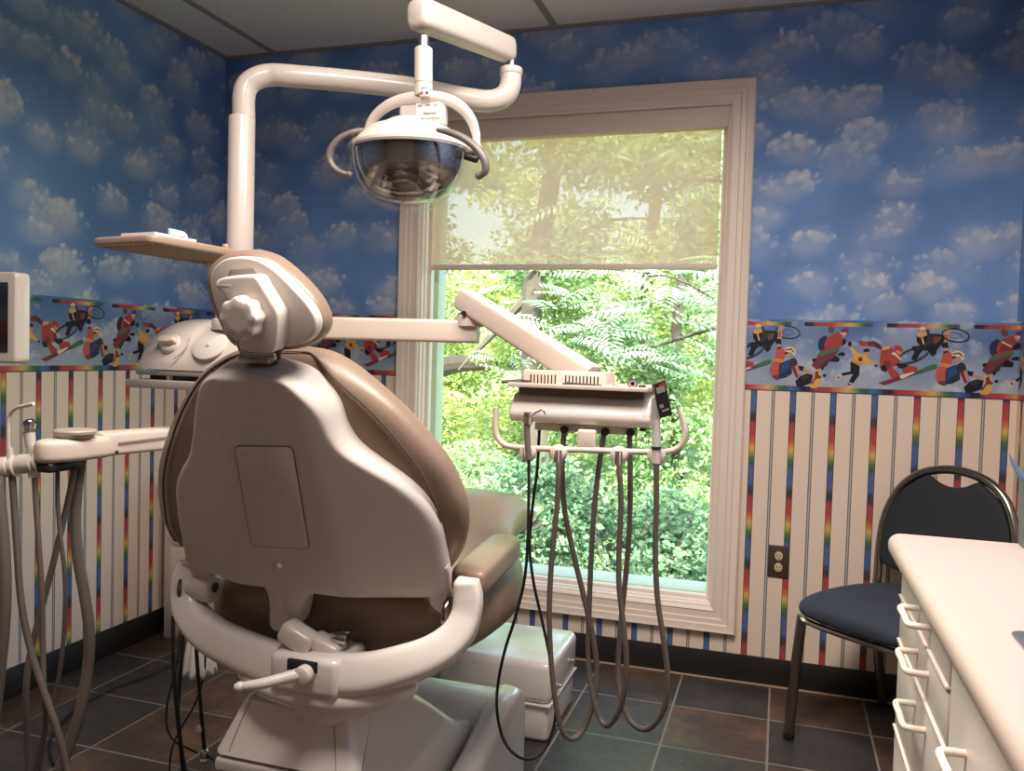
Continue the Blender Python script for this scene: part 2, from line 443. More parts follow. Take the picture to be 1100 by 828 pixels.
# ceiling grid: main bars every 1.22 m, cross bars every 0.61 m, wall angle around the edge
g = MB()
for x in (-2.10, -.87, .35): g.box((x - .012, YF, ZT - .006), (x + .012, YB, ZT + .002))
for k in range(9):
    y = 2.36 - .61 * k
    if y > YF: g.box((XL, y - .012, ZT - .0055), (XR, y + .012, ZT + .002))
g.box((XL, YB - .022, ZT - .008), (XR, YB, ZT)).box((XL, YF, ZT - .008), (XL + .022, YB, ZT)).box((XR - .022, YF, ZT - .008), (XR, YB, ZT))
struct(g.build('trim_2', 'ceilbar'))
# faint vertical paper seam strip by the window and the corner
struct(MB().box((XR - .012, YB - .0012, 1.32), (XR - .0, YB, ZT)).build('trim_3', mat('corner paper strip', rgb(96, 126, 168), .6)))

# ------------------------------------------------------------------ wallpaper border with sporting figures
CP = {'black': rgb(34, 32, 36), 'dark': rgb(58, 54, 56), 'red': rgb(168, 68, 64), 'coral': rgb(192, 90, 78), 'maroon': rgb(120, 54, 66), 'green': rgb(72, 112, 80),
      'yellow': rgb(214, 168, 90), 'orange': rgb(202, 132, 84), 'skin': rgb(196, 144, 118), 'brown': rgb(112, 74, 56), 'blue': rgb(46, 76, 124), 'navy': rgb(40, 52, 84),
      'cream': rgb(226, 204, 176), 'white': rgb(226, 222, 216), 'paper': rgb(232, 208, 182)}
PAL = list(CP); PALM = [mat('border print ' + k, v, .55, spec=.25) for k, v in CP.items()]
ZA = lambda L: L
PER = .5335
FIG = []
def add6(c, pts): FIG.append((c, pts, 0))
def add7(c, pts): FIG.append((c, pts, -PER))
def ring_poly(c, cx, cy, ax, ay, th, rot, fn):
    """a thin elliptical hoop given in wall metres"""
    r = math.radians(rot); N = 26
    def e(a, b): return [(cx + math.cos(q) * a * math.cos(r) - math.sin(q) * b * math.sin(r), cy + math.cos(q) * a * math.sin(r) + math.sin(q) * b * math.cos(r)) for q in [2 * PI * k / N for k in range(N)]]
    o = e(ax, ay); i = e(ax - th, ay - th)
    for k in range(N): fn(c, [o[k], o[(k + 1) % N], i[(k + 1) % N], i[k]])
# bicycle rider
ring_poly('black', .5465, 1.2705, .043, .0235, .0040, -8, add7)
ring_poly('black', .418, 1.1985, .056, .024, .0050, 24, add7)
ring_poly('dark', .418, 1.1985, .046, .017, .0018, 24, add7)
ring_poly('dark', .5465, 1.2705, .020, .010, .0016, -8, add7)
add7('black', [(0.4275,1.2668),(0.4356,1.2725),(0.4645,1.2753),(0.4956,1.2746),(0.5164,1.2687),(0.5112,1.2459),(0.4918,1.219),(0.4903,1.2076),(0.4803,1.1981),(0.4718,1.2048),(0.4683,1.2174),(0.4484,1.2169),(0.4405,1.2062),(0.4291,1.1806),(0.4142,1.187),(0.4235,1.2126),(0.4139,1.2215),(0.4165,1.2308),(0.4393,1.2336),(0.4296,1.2471)])
add7('dark', [(0.4627,1.2707),(0.4957,1.2714),(0.4842,1.2507),(0.4683,1.2366),(0.4519,1.2316),(0.4594,1.2501)])
add7('brown', [(0.4796,1.262),(0.5041,1.2671),(0.4968,1.2464),(0.4806,1.2392)])
add7('dark', [(0.4544,1.2888),(0.4639,1.289),(0.4686,1.2777),(0.4605,1.273)])
add7('yellow', [(0.4283,1.2769),(0.4538,1.2829),(0.4618,1.2707),(0.4444,1.2612),(0.4305,1.2641)])
add7('skin', [(0.436,1.2908),(0.4518,1.2911),(0.4565,1.2784),(0.4383,1.2762)])
add7('cream', [(0.436,1.2917),(0.4428,1.2978),(0.4516,1.2965),(0.457,1.2875),(0.437,1.2871)])
add7('orange', [(0.4401,1.2634),(0.4464,1.2626),(0.4542,1.2372),(0.4474,1.2398)])
add7('cream', [(0.4457,1.2589),(0.4483,1.2581),(0.4532,1.2399),(0.4503,1.2398)])
# hand-standing skater
add6('skin', [(-0.0186,1.2869),(-0.0153,1.2956),(-0.0006,1.293),(0.0028,1.2873),(-0.0046,1.2786),(-0.007,1.2464),(-0.0203,1.2475)])
add6('red', [(-0.0153,1.2726),(-0.0108,1.2737),(-0.0118,1.2525),(-0.0164,1.2524)])
add6('black', [(-0.0284,1.2435),(-0.0102,1.2473),(-0.0062,1.2272),(-0.0265,1.2291)])
add6('skin', [(-0.0195,1.2269),(-0.0072,1.2282),(-0.0093,1.2128),(-0.0211,1.2091)])
add6('dark', [(-0.0223,1.2158),(-0.0068,1.22),(-0.0057,1.2138),(-0.021,1.2081)])
add6('coral', [(-0.0237,1.2061),(-0.003,1.2153),(0.0085,1.2012),(0.0049,1.1772),(-0.0044,1.1577),(-0.0113,1.0997),(-0.029,1.1048),(-0.0428,1.1275),(-0.0407,1.1468),(-0.0302,1.1713)])
add6('maroon', [(-0.0349,1.1142),(-0.0129,1.1189),(-0.0113,1.0997),(-0.029,1.1048)])
add6('yellow', [(-0.0309,1.178),(0.0028,1.1723),(0.0011,1.1689),(-0.0317,1.1741)])
add6('yellow', [(-0.032,1.1712),(0.0003,1.1664),(-0.0014,1.163),(-0.0332,1.1673)])
add6('skin', [(0.0053,1.2012),(0.0235,1.204),(0.0265,1.185),(0.0107,1.1802)])
add6('cream', [(0.0027,1.2097),(0.0137,1.2196),(0.0297,1.219),(0.0414,1.2093),(0.0429,1.195),(0.0378,1.1867),(0.0282,1.1994),(0.0076,1.2022)])
add6('maroon', [(0.0073,1.2098),(0.0276,1.2142),(0.0395,1.1997),(0.036,1.1982),(0.0255,1.2089),(0.0084,1.2055)])
add6('black', [(0.0041,1.1987),(0.0177,1.2005),(0.017,1.1943),(0.0057,1.1916)])
add6('dark', [(0.0224,1.1738),(0.0366,1.1819),(0.0465,1.1736),(0.0512,1.1585),(0.028,1.1481),(0.0193,1.1584)])
add6('navy', [(-0.0113,1.1574),(0.0187,1.1737),(0.0306,1.1492),(0.0334,1.1244),(0.0112,1.1101),(-0.0115,1.1045)])
add6('blue', [(-0.0051,1.1528),(0.0171,1.1679),(0.0256,1.149),(0.0059,1.1292),(-0.0065,1.1191)])
add6('maroon', [(0.0287,1.151),(0.0495,1.1555),(0.0617,1.1215),(0.0477,1.1096)])
add6('skin', [(0.0415,1.1515),(0.0495,1.1546),(0.0607,1.1225),(0.0537,1.1174)])
add6('black', [(0.0527,1.1547),(0.0723,1.1505),(0.0702,1.1352),(0.0565,1.1381)])
add6('skin', [(0.0715,1.1477),(0.1009,1.1315),(0.0968,1.1218),(0.0691,1.138)])
add6('black', [(0.0445,1.0979),(0.061,1.1167),(0.0809,1.126),(0.1035,1.123),(0.0979,1.0943),(0.0758,1.0839),(0.0525,1.0781)])
add6('dark', [(0.0612,1.112),(0.0797,1.1222),(0.0925,1.1169),(0.0752,1.1005)])
# skater holding the long board
add6('navy', [(0.1166,1.2421),(0.1228,1.2527),(0.138,1.2624),(0.1487,1.2499),(0.1386,1.2143),(0.1202,1.2081),(0.115,1.2255)])
add6('brown', [(0.1457,1.29),(0.1566,1.2939),(0.1675,1.2866),(0.1642,1.2724),(0.1495,1.2731)])
add6('red', [(0.1536,1.2609),(0.1795,1.2737),(0.1941,1.2604),(0.1937,1.2275),(0.1422,1.2134),(0.135,1.226),(0.1408,1.2474)])
add6('maroon', [(0.1541,1.2477),(0.1855,1.2367),(0.1924,1.2274),(0.142,1.2191)])
add6('skin', [(0.1839,1.2742),(0.2068,1.2733),(0.2055,1.2606),(0.1912,1.257)])
add6('maroon', [(0.1897,1.2837),(0.2043,1.2911),(0.2143,1.2809),(0.2114,1.2678),(0.204,1.2653),(0.1993,1.2745),(0.1883,1.2743)])
add6('white', [(0.1938,1.2693),(0.2068,1.2733),(0.2082,1.27),(0.1948,1.2655)])
add6('black', [(0.1916,1.2486),(0.205,1.2512),(0.2066,1.2348),(0.1912,1.226),(0.1812,1.2342)])
add6('cream', [(0.1516,1.2547),(0.181,1.238),(0.179,1.2341),(0.1496,1.2495)])
add6('black', [(0.1567,1.1854),(0.1704,1.1953),(0.1885,1.1836),(0.1847,1.1703),(0.1551,1.1703)])
add6('maroon', [(0.1246,1.2082),(0.1858,1.2287),(0.1865,1.2117),(0.1656,1.1843),(0.1487,1.1625),(0.1337,1.1488),(0.1139,1.1415),(0.0973,1.1552),(0.1046,1.173),(0.1164,1.19)])
add6('dark', [(0.1417,1.1718),(0.1567,1.1854),(0.1489,1.1578),(0.1339,1.1455),(0.1303,1.1572)])
add6('red', [(0.1312,1.2103),(0.1814,1.2276),(0.1839,1.222),(0.1293,1.2036)])
add6('green', [(0.1162,1.1971),(0.1249,1.2006),(0.1816,1.2229),(0.1871,1.2174),(0.1838,1.2117),(0.1254,1.1883),(0.113,1.187)])
add6('black', [(0.1783,1.1974),(0.1955,1.2063),(0.2072,1.1996),(0.2014,1.1915),(0.1829,1.1919)])
add6('black', [(0.0977,1.178),(0.1069,1.1821),(0.1108,1.1746),(0.1048,1.1678),(0.0985,1.1695)])
add6('black', [(0.1251,1.1523),(0.1348,1.1554),(0.1388,1.1456),(0.1328,1.1393)])
add6('black', [(0.1352,1.1242),(0.1422,1.1273),(0.1477,1.1227),(0.1435,1.1159),(0.1364,1.1166)])
add6('yellow', [(0.1052,1.1374),(0.1227,1.1451),(0.132,1.1146),(0.126,1.0858),(0.1166,1.076),(0.0969,1.0761),(0.0938,1.0846),(0.1043,1.104)])
add6('maroon', [(0.1098,1.1328),(0.1186,1.1378),(0.1228,1.1213),(0.131,1.1183),(0.1308,1.1121),(0.113,1.1091),(0.1005,1.0872),(0.0971,1.0933),(0.1097,1.1137)])
# roller blader
add6('black', [(0.2126,1.2387),(0.2194,1.2436),(0.2248,1.239),(0.2241,1.2249),(0.2144,1.2266)])
add6('skin', [(0.2626,1.2072),(0.2824,1.2087),(0.2817,1.1956),(0.2684,1.1925)])
add6('black', [(0.2619,1.2138),(0.2733,1.2211),(0.2829,1.2171),(0.2842,1.2088),(0.2653,1.2064)])
add6('black', [(0.2231,1.1733),(0.2541,1.1612),(0.2538,1.1284),(0.2359,1.0986),(0.2208,1.1028),(0.2336,1.1314),(0.1998,1.1227),(0.1955,1.131),(0.2246,1.1391)])
add6('yellow', [(0.2157,1.2257),(0.2281,1.2232),(0.2481,1.2022),(0.2708,1.1991),(0.2858,1.1808),(0.308,1.1638),(0.3044,1.1581),(0.2776,1.1689),(0.2687,1.1663),(0.2543,1.1579),(0.2249,1.1734),(0.2318,1.197)])
add6('orange', [(0.2315,1.1816),(0.2538,1.1682),(0.2666,1.1733),(0.2543,1.1579),(0.2249,1.1734)])
add6('maroon', [(0.2478,1.1881),(0.2555,1.1907),(0.2627,1.1848),(0.2613,1.1764),(0.2536,1.1733),(0.2473,1.1787)])
add6('dark', [(0.3006,1.1655),(0.3092,1.1657),(0.3104,1.1574),(0.3027,1.1572)])
add6('cream', [(0.178,1.1186),(0.1857,1.1236),(0.1953,1.1263),(0.1931,1.1159),(0.1865,1.1043),(0.1793,1.1069)])
add6('red', [(0.1815,1.1183),(0.1902,1.1224),(0.1897,1.1129),(0.1837,1.1089)])
add6('cream', [(0.2157,1.1007),(0.2331,1.091),(0.2279,1.0805),(0.2135,1.0893)])
add6('red', [(0.2174,1.1008),(0.2309,1.0919),(0.2241,1.0878),(0.2142,1.0931)])
# snow boarder
add7('maroon', [(0.2734,1.243),(0.2949,1.2463),(0.3146,1.2351),(0.3258,1.2238),(0.3177,1.2143),(0.3,1.2255),(0.2732,1.2281)])
add7('red', [(0.2439,1.2451),(0.256,1.2472),(0.2726,1.243),(0.2723,1.228),(0.2634,1.2259),(0.2523,1.2313)])
add7('dark', [(0.2994,1.2408),(0.3169,1.2319),(0.3131,1.2212),(0.2978,1.2277)])
add7('black', [(0.3174,1.1586),(0.3258,1.1728),(0.3482,1.179),(0.3549,1.1598),(0.3387,1.1416),(0.3249,1.1439)])
add7('red', [(0.3196,1.219),(0.3469,1.2299),(0.3697,1.2111),(0.3813,1.1976),(0.3836,1.1829),(0.3667,1.1639),(0.3492,1.154),(0.3366,1.1708),(0.3183,1.1577),(0.3165,1.1818)])
add7('maroon', [(0.3278,1.1775),(0.349,1.1804),(0.3541,1.1598),(0.3394,1.1546)])
add7('yellow', [(0.3224,1.2237),(0.3341,1.2296),(0.3477,1.2299),(0.3455,1.2206),(0.3211,1.2135)])
add7('black', [(0.3656,1.1694),(0.3874,1.1724),(0.4088,1.1652),(0.4052,1.1513),(0.3776,1.1559)])
add7('red', [(0.3395,1.1523),(0.3563,1.1575),(0.3828,1.133),(0.3769,1.1235),(0.3549,1.1218)])
add7('red', [(0.3863,1.1507),(0.4088,1.1652),(0.4341,1.1615),(0.4356,1.1477),(0.3976,1.1335)])
add7('skin', [(0.3645,1.2147),(0.3836,1.2133),(0.3852,1.2041),(0.3727,1.2019)])
add7('red', [(0.3597,1.2284),(0.37,1.2342),(0.3816,1.2299),(0.3881,1.2171),(0.3859,1.2088),(0.3729,1.2167),(0.3594,1.2145)])
add7('cream', [(0.3514,1.2037),(0.3604,1.2108),(0.386,1.1862),(0.3821,1.1801),(0.3652,1.1971)])
add7('maroon', [(0.3147,1.1017),(0.3684,1.1241),(0.4265,1.1447),(0.4319,1.1357),(0.3355,1.0951)])
add7('green', [(0.4244,1.1437),(0.4795,1.1712),(0.4909,1.1734),(0.497,1.1663),(0.4933,1.157),(0.4311,1.1338)])
add7('cream', [(0.3808,1.1306),(0.4244,1.1446),(0.4267,1.1401),(0.3897,1.1194),(0.3846,1.1201)])
add7('maroon', [(0.4307,1.1448),(0.4493,1.1491),(0.4516,1.1437),(0.4327,1.1375)])

def clip(poly, lo, hi):
    for sgn, lim in ((1, lo), (-1, hi)):
        out = []
        for i in range(len(poly)):
            a, b = poly[i - 1], poly[i]; ia = (a[0] - lim) * sgn >= 0; ib = (b[0] - lim) * sgn >= 0
            if ia != ib:
                t = (lim - a[0]) / (b[0] - a[0]); out.append((lim, a[1] + (b[1] - a[1]) * t))
            if ib: out.append(b)
        poly = out
        if len(poly) < 3: return []
    return poly
def border(num, s0, s1, off, put, material, skip=None):
    """one length of border: strip plus its printed figures, in wall coordinates (s along the wall, z up)"""
    b = MB(); t = .0007
    b.raw([put(s0, 1.061, 0), put(s1, 1.061, 0), put(s1, 1.315, 0), put(s0, 1.315, 0), put(s0, 1.061, t), put(s1, 1.061, t), put(s1, 1.315, t), put(s0, 1.315, t)],
          [(4, 5, 6, 7), (0, 1, 5, 4), (3, 7, 6, 2), (0, 4, 7, 3), (1, 2, 6, 5)])
    o = struct(b.build('trim_%d' % num, material))
    f = MB()
    k0 = math.floor((s0 - off) / PER) - 1; k1 = math.ceil((s1 - off) / PER) + 1
    tb = bmesh.new(); i = 0
    for k in range(k0, k1 + 1):
        for c, pts, sh in FIG:
            q = clip([(x + off + k * PER + sh, z) for x, z in pts], s0, s1)
            q = [p for j, p in enumerate(q) if (p[0] - q[j - 1][0]) ** 2 + (p[1] - q[j - 1][1]) ** 2 > 1e-12]
            if len(q) < 3: continue
            i += 1; d = t + .0003 + (i % 60) * .00003
            fc = tb.faces.new([tb.verts.new(put(x, z, d)) for x, z in q]); fc.material_index = PAL.index(c)
    me = bpy.data.meshes.new('border_print'); tb.normal_update(); tb.to_mesh(me); tb.free()
    for m in PALM: me.materials.append(m)
    fo = bpy.data.objects.new('border_print', me); COL.objects.link(fo); fo.parent = o
    return o
border(4, -.128, XR, 0, lambda s, z, d: (s, YB - d, z), border_material('sport border paper', 0, .068))
border(5, XL, -1.494, .165, lambda s, z, d: (s, YB - d, z), border_material('sport border paper left', 0, .233))
border(6, YF, YB, 2.4085, lambda s, z, d: (XL + d, s, z), border_material('sport border paper side', 1, 2.235))
border(7, XR, XR + 5.03, 0, lambda s, z, d: (XR - d, YB - (s - XR), z), border_material('sport border paper right', 1, .068))

# ------------------------------------------------------------------ window
def mitred(prof, x0, x1, z0, z1, y):
    """profile (outward, into the room) swept round a rectangle with mitred corners"""
    rings = []
    for sx, sz, cx, cz in ((-1, -1, x0, z0), (1, -1, x1, z0), (1, 1, x1, z1), (-1, 1, x0, z1)):
        rings.append([(cx + sx * a, y - h, cz + sz * a) for a, h in prof])
    return rings
wf = MB()
wf.loft(mitred([(-.004, -.02), (-.004, .014), (.004, .018), (.008, .014), (.030, .014), (.034, .019), (.050, .019), (.054, .025), (.066, .026), (.078, .030), (.082, .024), (.082, 0)], OX0 + .0, OX1 - .0, OZ0, OZ1, YB - .0005), closed=True)
wf.loft(mitred([(0, -.12), (0, -.0), (-.012, -.0), (-.012, -.02), (-.018, -.022), (-.018, -.045), (-.006, -.05), (-.006, -.12)], OX0, OX1, OZ0, OZ1, YB - .0008), closed=True)
win = struct(wf.build('window_1', 'trim', sharp=20))
sa = MB()
sa.loft(mitred([(-.004, -.046), (-.030, -.050), (-.032, -.056), (-.032, -.075), (-.004, -.08)], OX0, OX1, OZ0, OZ1, YB), closed=True)
sa.build('window_sash', 'trim', win, sharp=20)
MB().box((OX0 + .02, YB + .062, OZ0 + .02), (OX1 - .02, YB + .066, OZ1 - .02)).build('pane', 'glass', win)
ex = MB()
ex.box((OX0 - .06, YB + .121, OZ0 - .06), (OX0 + .035, YB + .20, OZ1 + .06), .004).box((OX1 + .0, YB + .121, OZ0 - .06), (OX1 + .06, YB + .20, OZ1 + .06), .004)
ex.box((OX0 - .06, YB + .121, OZ1 - .005), (OX1 + .06, YB + .20, OZ1 + .06), .004)
ex.build('exterior_frame', 'outertrim', win)
MB().box((OX0 - .08, YB + .121, OZ0 - .03), (OX1 + .08, YB + .27, OZ0 + .026), .006).build('window_sill', 'outertrim', win)
sh = thing('roller_shade', (-.81, YB + .03, 2.08), 'half lowered translucent beige roller shade across the top of the big window', 'window shade')
MB().box((OX0 + .012, YB - .006, 2.001), (OX1 - .010, YB + .044, 2.076), .006).build('fascia', 'fascia', sh)
fb = MB(); nseg = 24
fb.loft([[(x, YB + .030 + .0012 * math.sin(x * 9) + dy, z) for x in [-1.374 + 1.132 * i / nseg for i in range(nseg + 1)] for dy in (0,)] + [(x, YB + .0306 + .0012 * math.sin(x * 9), z) for x in [-.242 - 1.132 * i / nseg for i in range(nseg + 1)]] for z in (1.512, 1.75, 2.01)])
fb.build('shade_fabric', 'shade', sh)
MB().box((-1.376, YB + .0235, 1.495), (-.240, YB + .0375, 1.517), .005).build('hem_bar', 'fascia', sh)

# ------------------------------------------------------------------ wall fittings
ol = thing('wall_outlet', (.014, YB, .395), 'dark bronze duplex outlet on the striped wall right of the window', 'outlet')
MB().box((-.0215, YB - .006, .395), (.0495, YB, .510), .003).build('cover_plate', 'outlet', ol)
for zc in (.432, .473):
    r = MB().lathe([(.0, .0075), (.0148, .0075), (.0168, .0055), (.0168, 0)], (.014, YB, zc), (0, -1, 0), 24, sx=1, sy=.86).build('receptacle', 'outletface', ol)
    s_ = MB()
    for dx, hh in ((-.006, .0042), (.006, .0035)): s_.box((.014 + dx - .0011, YB - .0082, zc + .002 - hh), (.014 + dx + .0011, YB - .0072, zc + .002 + hh))
    s_.cyl((.014, YB - .0082, zc - .008), (.014, YB - .0072, zc - .008), .0022, seg=10)
    s_.build('slot', 'black', r)
MB().lathe([(0, .0072), (.0025, .0068), (.003, .0055)], (.014, YB, .4525), (0, -1, 0), 10).build('screw', 'outlet', ol)
pin = tag(MB().lathe([(0, .012), (.003, .011), (.0045, .007), (.002, .005), (.0015, 0)], ([(0.3347,1.8455)][0][0], YB, [(0.3347,1.8455)][0][1]), (0, -1, 0), 12).build('push_pin', 'steel', at=([(0.3347,1.8455)][0][0], YB, [(0.3347,1.8455)][0][1])), 'tiny dark push pin in the cloud wallpaper right of the window', 'pin')

# ceiling fixtures that light the room (above and behind the camera)
for xc, yc, lab in ((-.565, .835, 'recessed fluorescent ceiling panel above the back of the dental chair, out of the photo'), (.045, 1.445, 'recessed fluorescent ceiling panel above the counter, out of the photo')):
    cl = thing('ceiling_light', (xc, yc, ZT), lab, 'ceiling light')
    fr_ = MB(); a0, a1 = yc - .29, yc + .29
    fr_.loft([[(xc - .29, a0, z), (xc + .29, a0, z), (xc + .29, a1, z), (xc - .29, a1, z)] if k in (0, 1) else [(xc - .275, a0 + .015, z), (xc + .275, a0 + .015, z), (xc + .275, a1 - .015, z), (xc - .275, a1 - .015, z)] for k, z in ((0, ZT - .001), (1, ZT - .016), (2, ZT - .016), (3, ZT - .001))], closed=True)
    fr_.build('frame', 'white', cl)

# ------------------------------------------------------------------ dental chair
BK = frame((-.862, 1.42, .7085), 22); CK = (BK[0] - BK[3] * .06, BK[1], BK[2], BK[3])
HD = frame((-.735, 1.19, 1.265), 12); HC = (HD[0] - HD[3] * .03, HD[1], HD[2], HD[3])
chair = thing('dental_chair', (-.84, 1.75, 0), 'tan vinyl dental chair with pale plastic backrest shell facing the window', 'dental chair')
def chain(pts):
    p = sorted([(v, u) for u, v in pts]); return [q[0] for q in p], [q[1] for q in p]
def interp(v, c): return float(np.interp(v, c[0], c[1]))
def smooth_chain(pts): return chain(spline2(pts, 6))
# shell: a thin moulded panel with a raised spine between two creases
sl = smooth_chain([(0.0243,0.4684),(-0.0096,0.4666),(-0.0368,0.4631),(-0.0692,0.4558),(-0.0936,0.4443),(-0.1153,0.4218),(-0.1367,0.3805),(-0.1593,0.3283),(-0.1854,0.2799),(-0.223,0.237),(-0.2467,0.2002),(-0.2617,0.142),(-0.2679,0.0829),(-0.2747,0.0286),(-0.2808,-0.0086)])
sr = smooth_chain([(0.0262,0.4685),(0.0548,0.4653),(0.0956,0.4531),(0.1257,0.4252),(0.1447,0.3948),(0.1548,0.353),(0.1721,0.32),(0.2092,0.2863),(0.2512,0.2492),(0.2806,0.209),(0.2971,0.1612),(0.3012,0.1109),(0.303,0.0692),(0.2982,0.0174)])
cl_ = [(-0.0303,0.471),(-0.095,0.0578),(0.0982,0.4526),(0.1096,0.0698)]
def shell_d(u, v, a, b):
    t = (cl_[0][1] - v) / (cl_[0][1] - cl_[1][1])
    l = cl_[0][0] + (cl_[1][0] - cl_[0][0]) * t; r = cl_[2][0] + (cl_[3][0] - cl_[2][0]) * t
    e = max(l - u, u - r, 0)
    d = max(.002, .055 - max(0, (e * e + .0002) ** .5 - .014) * .30)
    m = min(u - a, b - u); q = max(0, min(1, m / .016))
    return -.012 + (d + .012) * (1 - (1 - q) ** 2) ** .5
vt = min(sl[0][-1], sr[0][-1]); vb = .012
rows = []; NR = 46
for i in range(NR + 1):
    t = i / NR; v = vb + (vt - vb) * (1 - (1 - t) ** 1.7)
    rows.append((v, interp(v, sl), interp(v, sr)))
rings = []
NU = 44
for k, (v, a, b) in enumerate(rows):
    if b - a < .004: b = a + .004
    us = [a + (b - a) * (.5 - .5 * math.cos(PI * j / NU)) for j in range(NU + 1)]
    q = max(0, min(1, (vt - v) / .014)); q2 = max(0, min(1, (v - vb) / .010 + .25)); q = (1 - (1 - min(q, q2)) ** 2) ** .5
    fr_pts = [fp(BK, u, v, -.012 + (shell_d(u, v, a, b) + .012) * q) for u in us]
    bk_pts = [fp(BK, u, v, -.02) for u in us[::-4]]
    rings.append(fr_pts + bk_pts)
sb = MB(); sb.loft(rings)
# the tapering stem under the shell and the two pivot ears
stem = spline2([(-0.1113,0.0833),(-0.0961,0.0448),(-0.0696,0.0355),(-0.0537,0.0162),(-0.0551,-0.0166),(-0.0637,-0.0533),(-0.0637,-0.0712),(-0.0512,-0.0805),(-0.0259,-0.0787),(-0.0052,-0.0686),(0.0056,-0.047),(0.0225,-0.0052),(0.0444,0.0235),(0.0687,0.0374),(0.0833,0.0622),(0.0531,0.1034),(-0.0033,0.1128)], 4, True)
sb.prism(stem, BK, .0, .0535, .008, seg=3)
ear = spline2([(-0.2723,0.0289),(-0.2846,-0.0137),(-0.2895,-0.0469),(-0.2783,-0.0641),(-0.2551,-0.0631),(-0.2316,-0.0435),(-0.2169,-0.0139),(-0.2068,0.0235)], 3, True)
sb.prism(ear, BK, -.016, .012, .007, seg=3)
ear = spline2([(0.2538,0.0423),(0.256,0.0052),(0.2607,-0.0153),(0.2758,-0.0279),(0.2925,-0.0275),(0.3001,0.0177),(0.3043,0.0795)], 3, True)
sb.prism(ear, BK, -.018, -.001, .005, seg=3)
shell = sb.build('backrest_shell', 'shell', chair, sharp=50)
def rrect(p, r, n=5):
    out = []
    for i in range(len(p)):
        a = Vector(p[i - 1]); b = Vector(p[i]); c = Vector(p[(i + 1) % len(p)])
        s = b + (a - b).normalized() * r; e = b + (c - b).normalized() * r
        for k in range(n + 1):
            t = k / n; q = s.lerp(b, t).lerp(b.lerp(e, t), t); out.append((q.x, q.y))
    return out
pp = rrect([(-0.0405,0.3296),(0.0766,0.3368),(0.0662,0.1291),(-0.0571,0.1208)], .012)
MB().prism(pp, BK, .045, .0572, .002).build('access_panel', 'shell', shell)
gp = MB(); gp.tube([fp(BK, u, v, .0553) for u, v in pp], .0013, 6, sub=1, closed=True); gp.build('panel_groove', 'tandark', shell)
sc = [(-0.0059,0.0838)][0]
MB().lathe([(0, .063), (.004, .062), (.0055, .059), (.006, .053)], fp(BK, sc[0], sc[1], 0), BK[3], 16).build('screw_cap', 'white', shell)
# backrest cushion
ll = smooth_chain([(-0.0193,0.4689),(-0.0493,0.4653),(-0.0821,0.4599),(-0.1177,0.446),(-0.152,0.4244),(-0.1904,0.3907),(-0.2302,0.348),(-0.2612,0.3084),(-0.2929,0.2613),(-0.3174,0.2175),(-0.3323,0.1798),(-0.3423,0.1394),(-0.3495,0.0962),(-0.3441,0.0672),(-0.3307,0.0411),(-0.3182,0.0193)])
lr = smooth_chain([(-0.0135,0.469),(0.0478,0.4707),(0.0931,0.465),(0.1236,0.4519),(0.1796,0.41),(0.2295,0.3642),(0.2705,0.3159),(0.3063,0.2648),(0.3237,0.219),(0.3335,0.1814),(0.3325,0.1421),(0.3249,0.1073),(0.3119,0.0753),(0.2914,0.0437),(0.269,0.0155)])
vt = min(ll[0][-1], lr[0][-1]) - .0005; vb = .015
cr = []; pipe = []
for i in range(41):
    t = i / 40; v = vb + (vt - vb) * (1 - (1 - t) ** 1.8)
    a, b = interp(v, ll), interp(v, lr); c = (a + b) / 2; h = max(.006, (b - a) / 2)
    q = max(.05, min(1, (vt - v) / .05)); th = .058 * (1 - (1 - q) ** 2) ** .5
    q = max(.3, min(1, (v - vb) / .03 + .3)); th *= q
    cr.append(sring(fp(CK, c, v, 0), CK[1], CK[3], h, th, 2.7, 40)); pipe.append((v, c, h, th))
MB().loft(cr).build('backrest_cushion', 'tan', chair, sharp=60)
pk = [fp(CK, c + h * .885, v, th * .74) for v, c, h, th in pipe[2:-1]] + [fp(CK, c - h * .885, v, th * .74) for v, c, h, th in pipe[-2:1:-1]]
MB().tube(pk, .0022, 6, sub=1).build('piping', 'tandark', chair)
# headrest
def slab(pts, fr, d0, d1, r, n=6):
    """cushion from an outline: rims rounded by insetting the outline (safe at tight curves)"""
    cx = sum(p[0] for p in pts) / len(pts); cy = sum(p[1] for p in pts) / len(pts)
    mx = min(((p[0] - cx) ** 2 + (p[1] - cy) ** 2) ** .5 for p in pts)
    R = []
    def ring(ins, d):
        return [fp(fr, cx + (u - cx) * (1 - ins / mx), cy + (v - cy) * (1 - ins / mx), d) for u, v in pts]
    R.append(ring(mx * .6, d0 - .001))
    for k in range(n + 1):
        a = PI / 2 * k / n; R.append(ring(r * (1 - math.sin(a)), d0 + r * (1 - math.cos(a))))
    for k in range(n + 1):
        a = PI / 2 * k / n; R.append(ring(r * (1 - math.cos(a)), d1 - r * (1 - math.sin(a))))
    R.append(ring(mx * .6, d1 + .001))
    b = MB(); b.loft(R); return b
hc = spline2([(-0.2018,0.0067),(-0.1966,0.0249),(-0.1817,0.0403),(-0.1624,0.0513),(-0.1417,0.0562),(-0.1167,0.0576),(-0.0926,0.0541),(-0.0646,0.0434),(-0.0293,0.0154),(0.0006,-0.0171),(0.0146,-0.0431),(0.0179,-0.0621),(0.011,-0.0792),(-0.0023,-0.0924),(-0.0227,-0.1028),(-0.0576,-0.109),(-0.1127,-0.1113),(-0.1529,-0.1071),(-0.1717,-0.0933),(-0.1877,-0.0589),(-0.199,-0.0282)], 3, True)
slab(hc, HC, -.036, .026, .022).build('headrest_cushion', 'tan', chair, sharp=60)
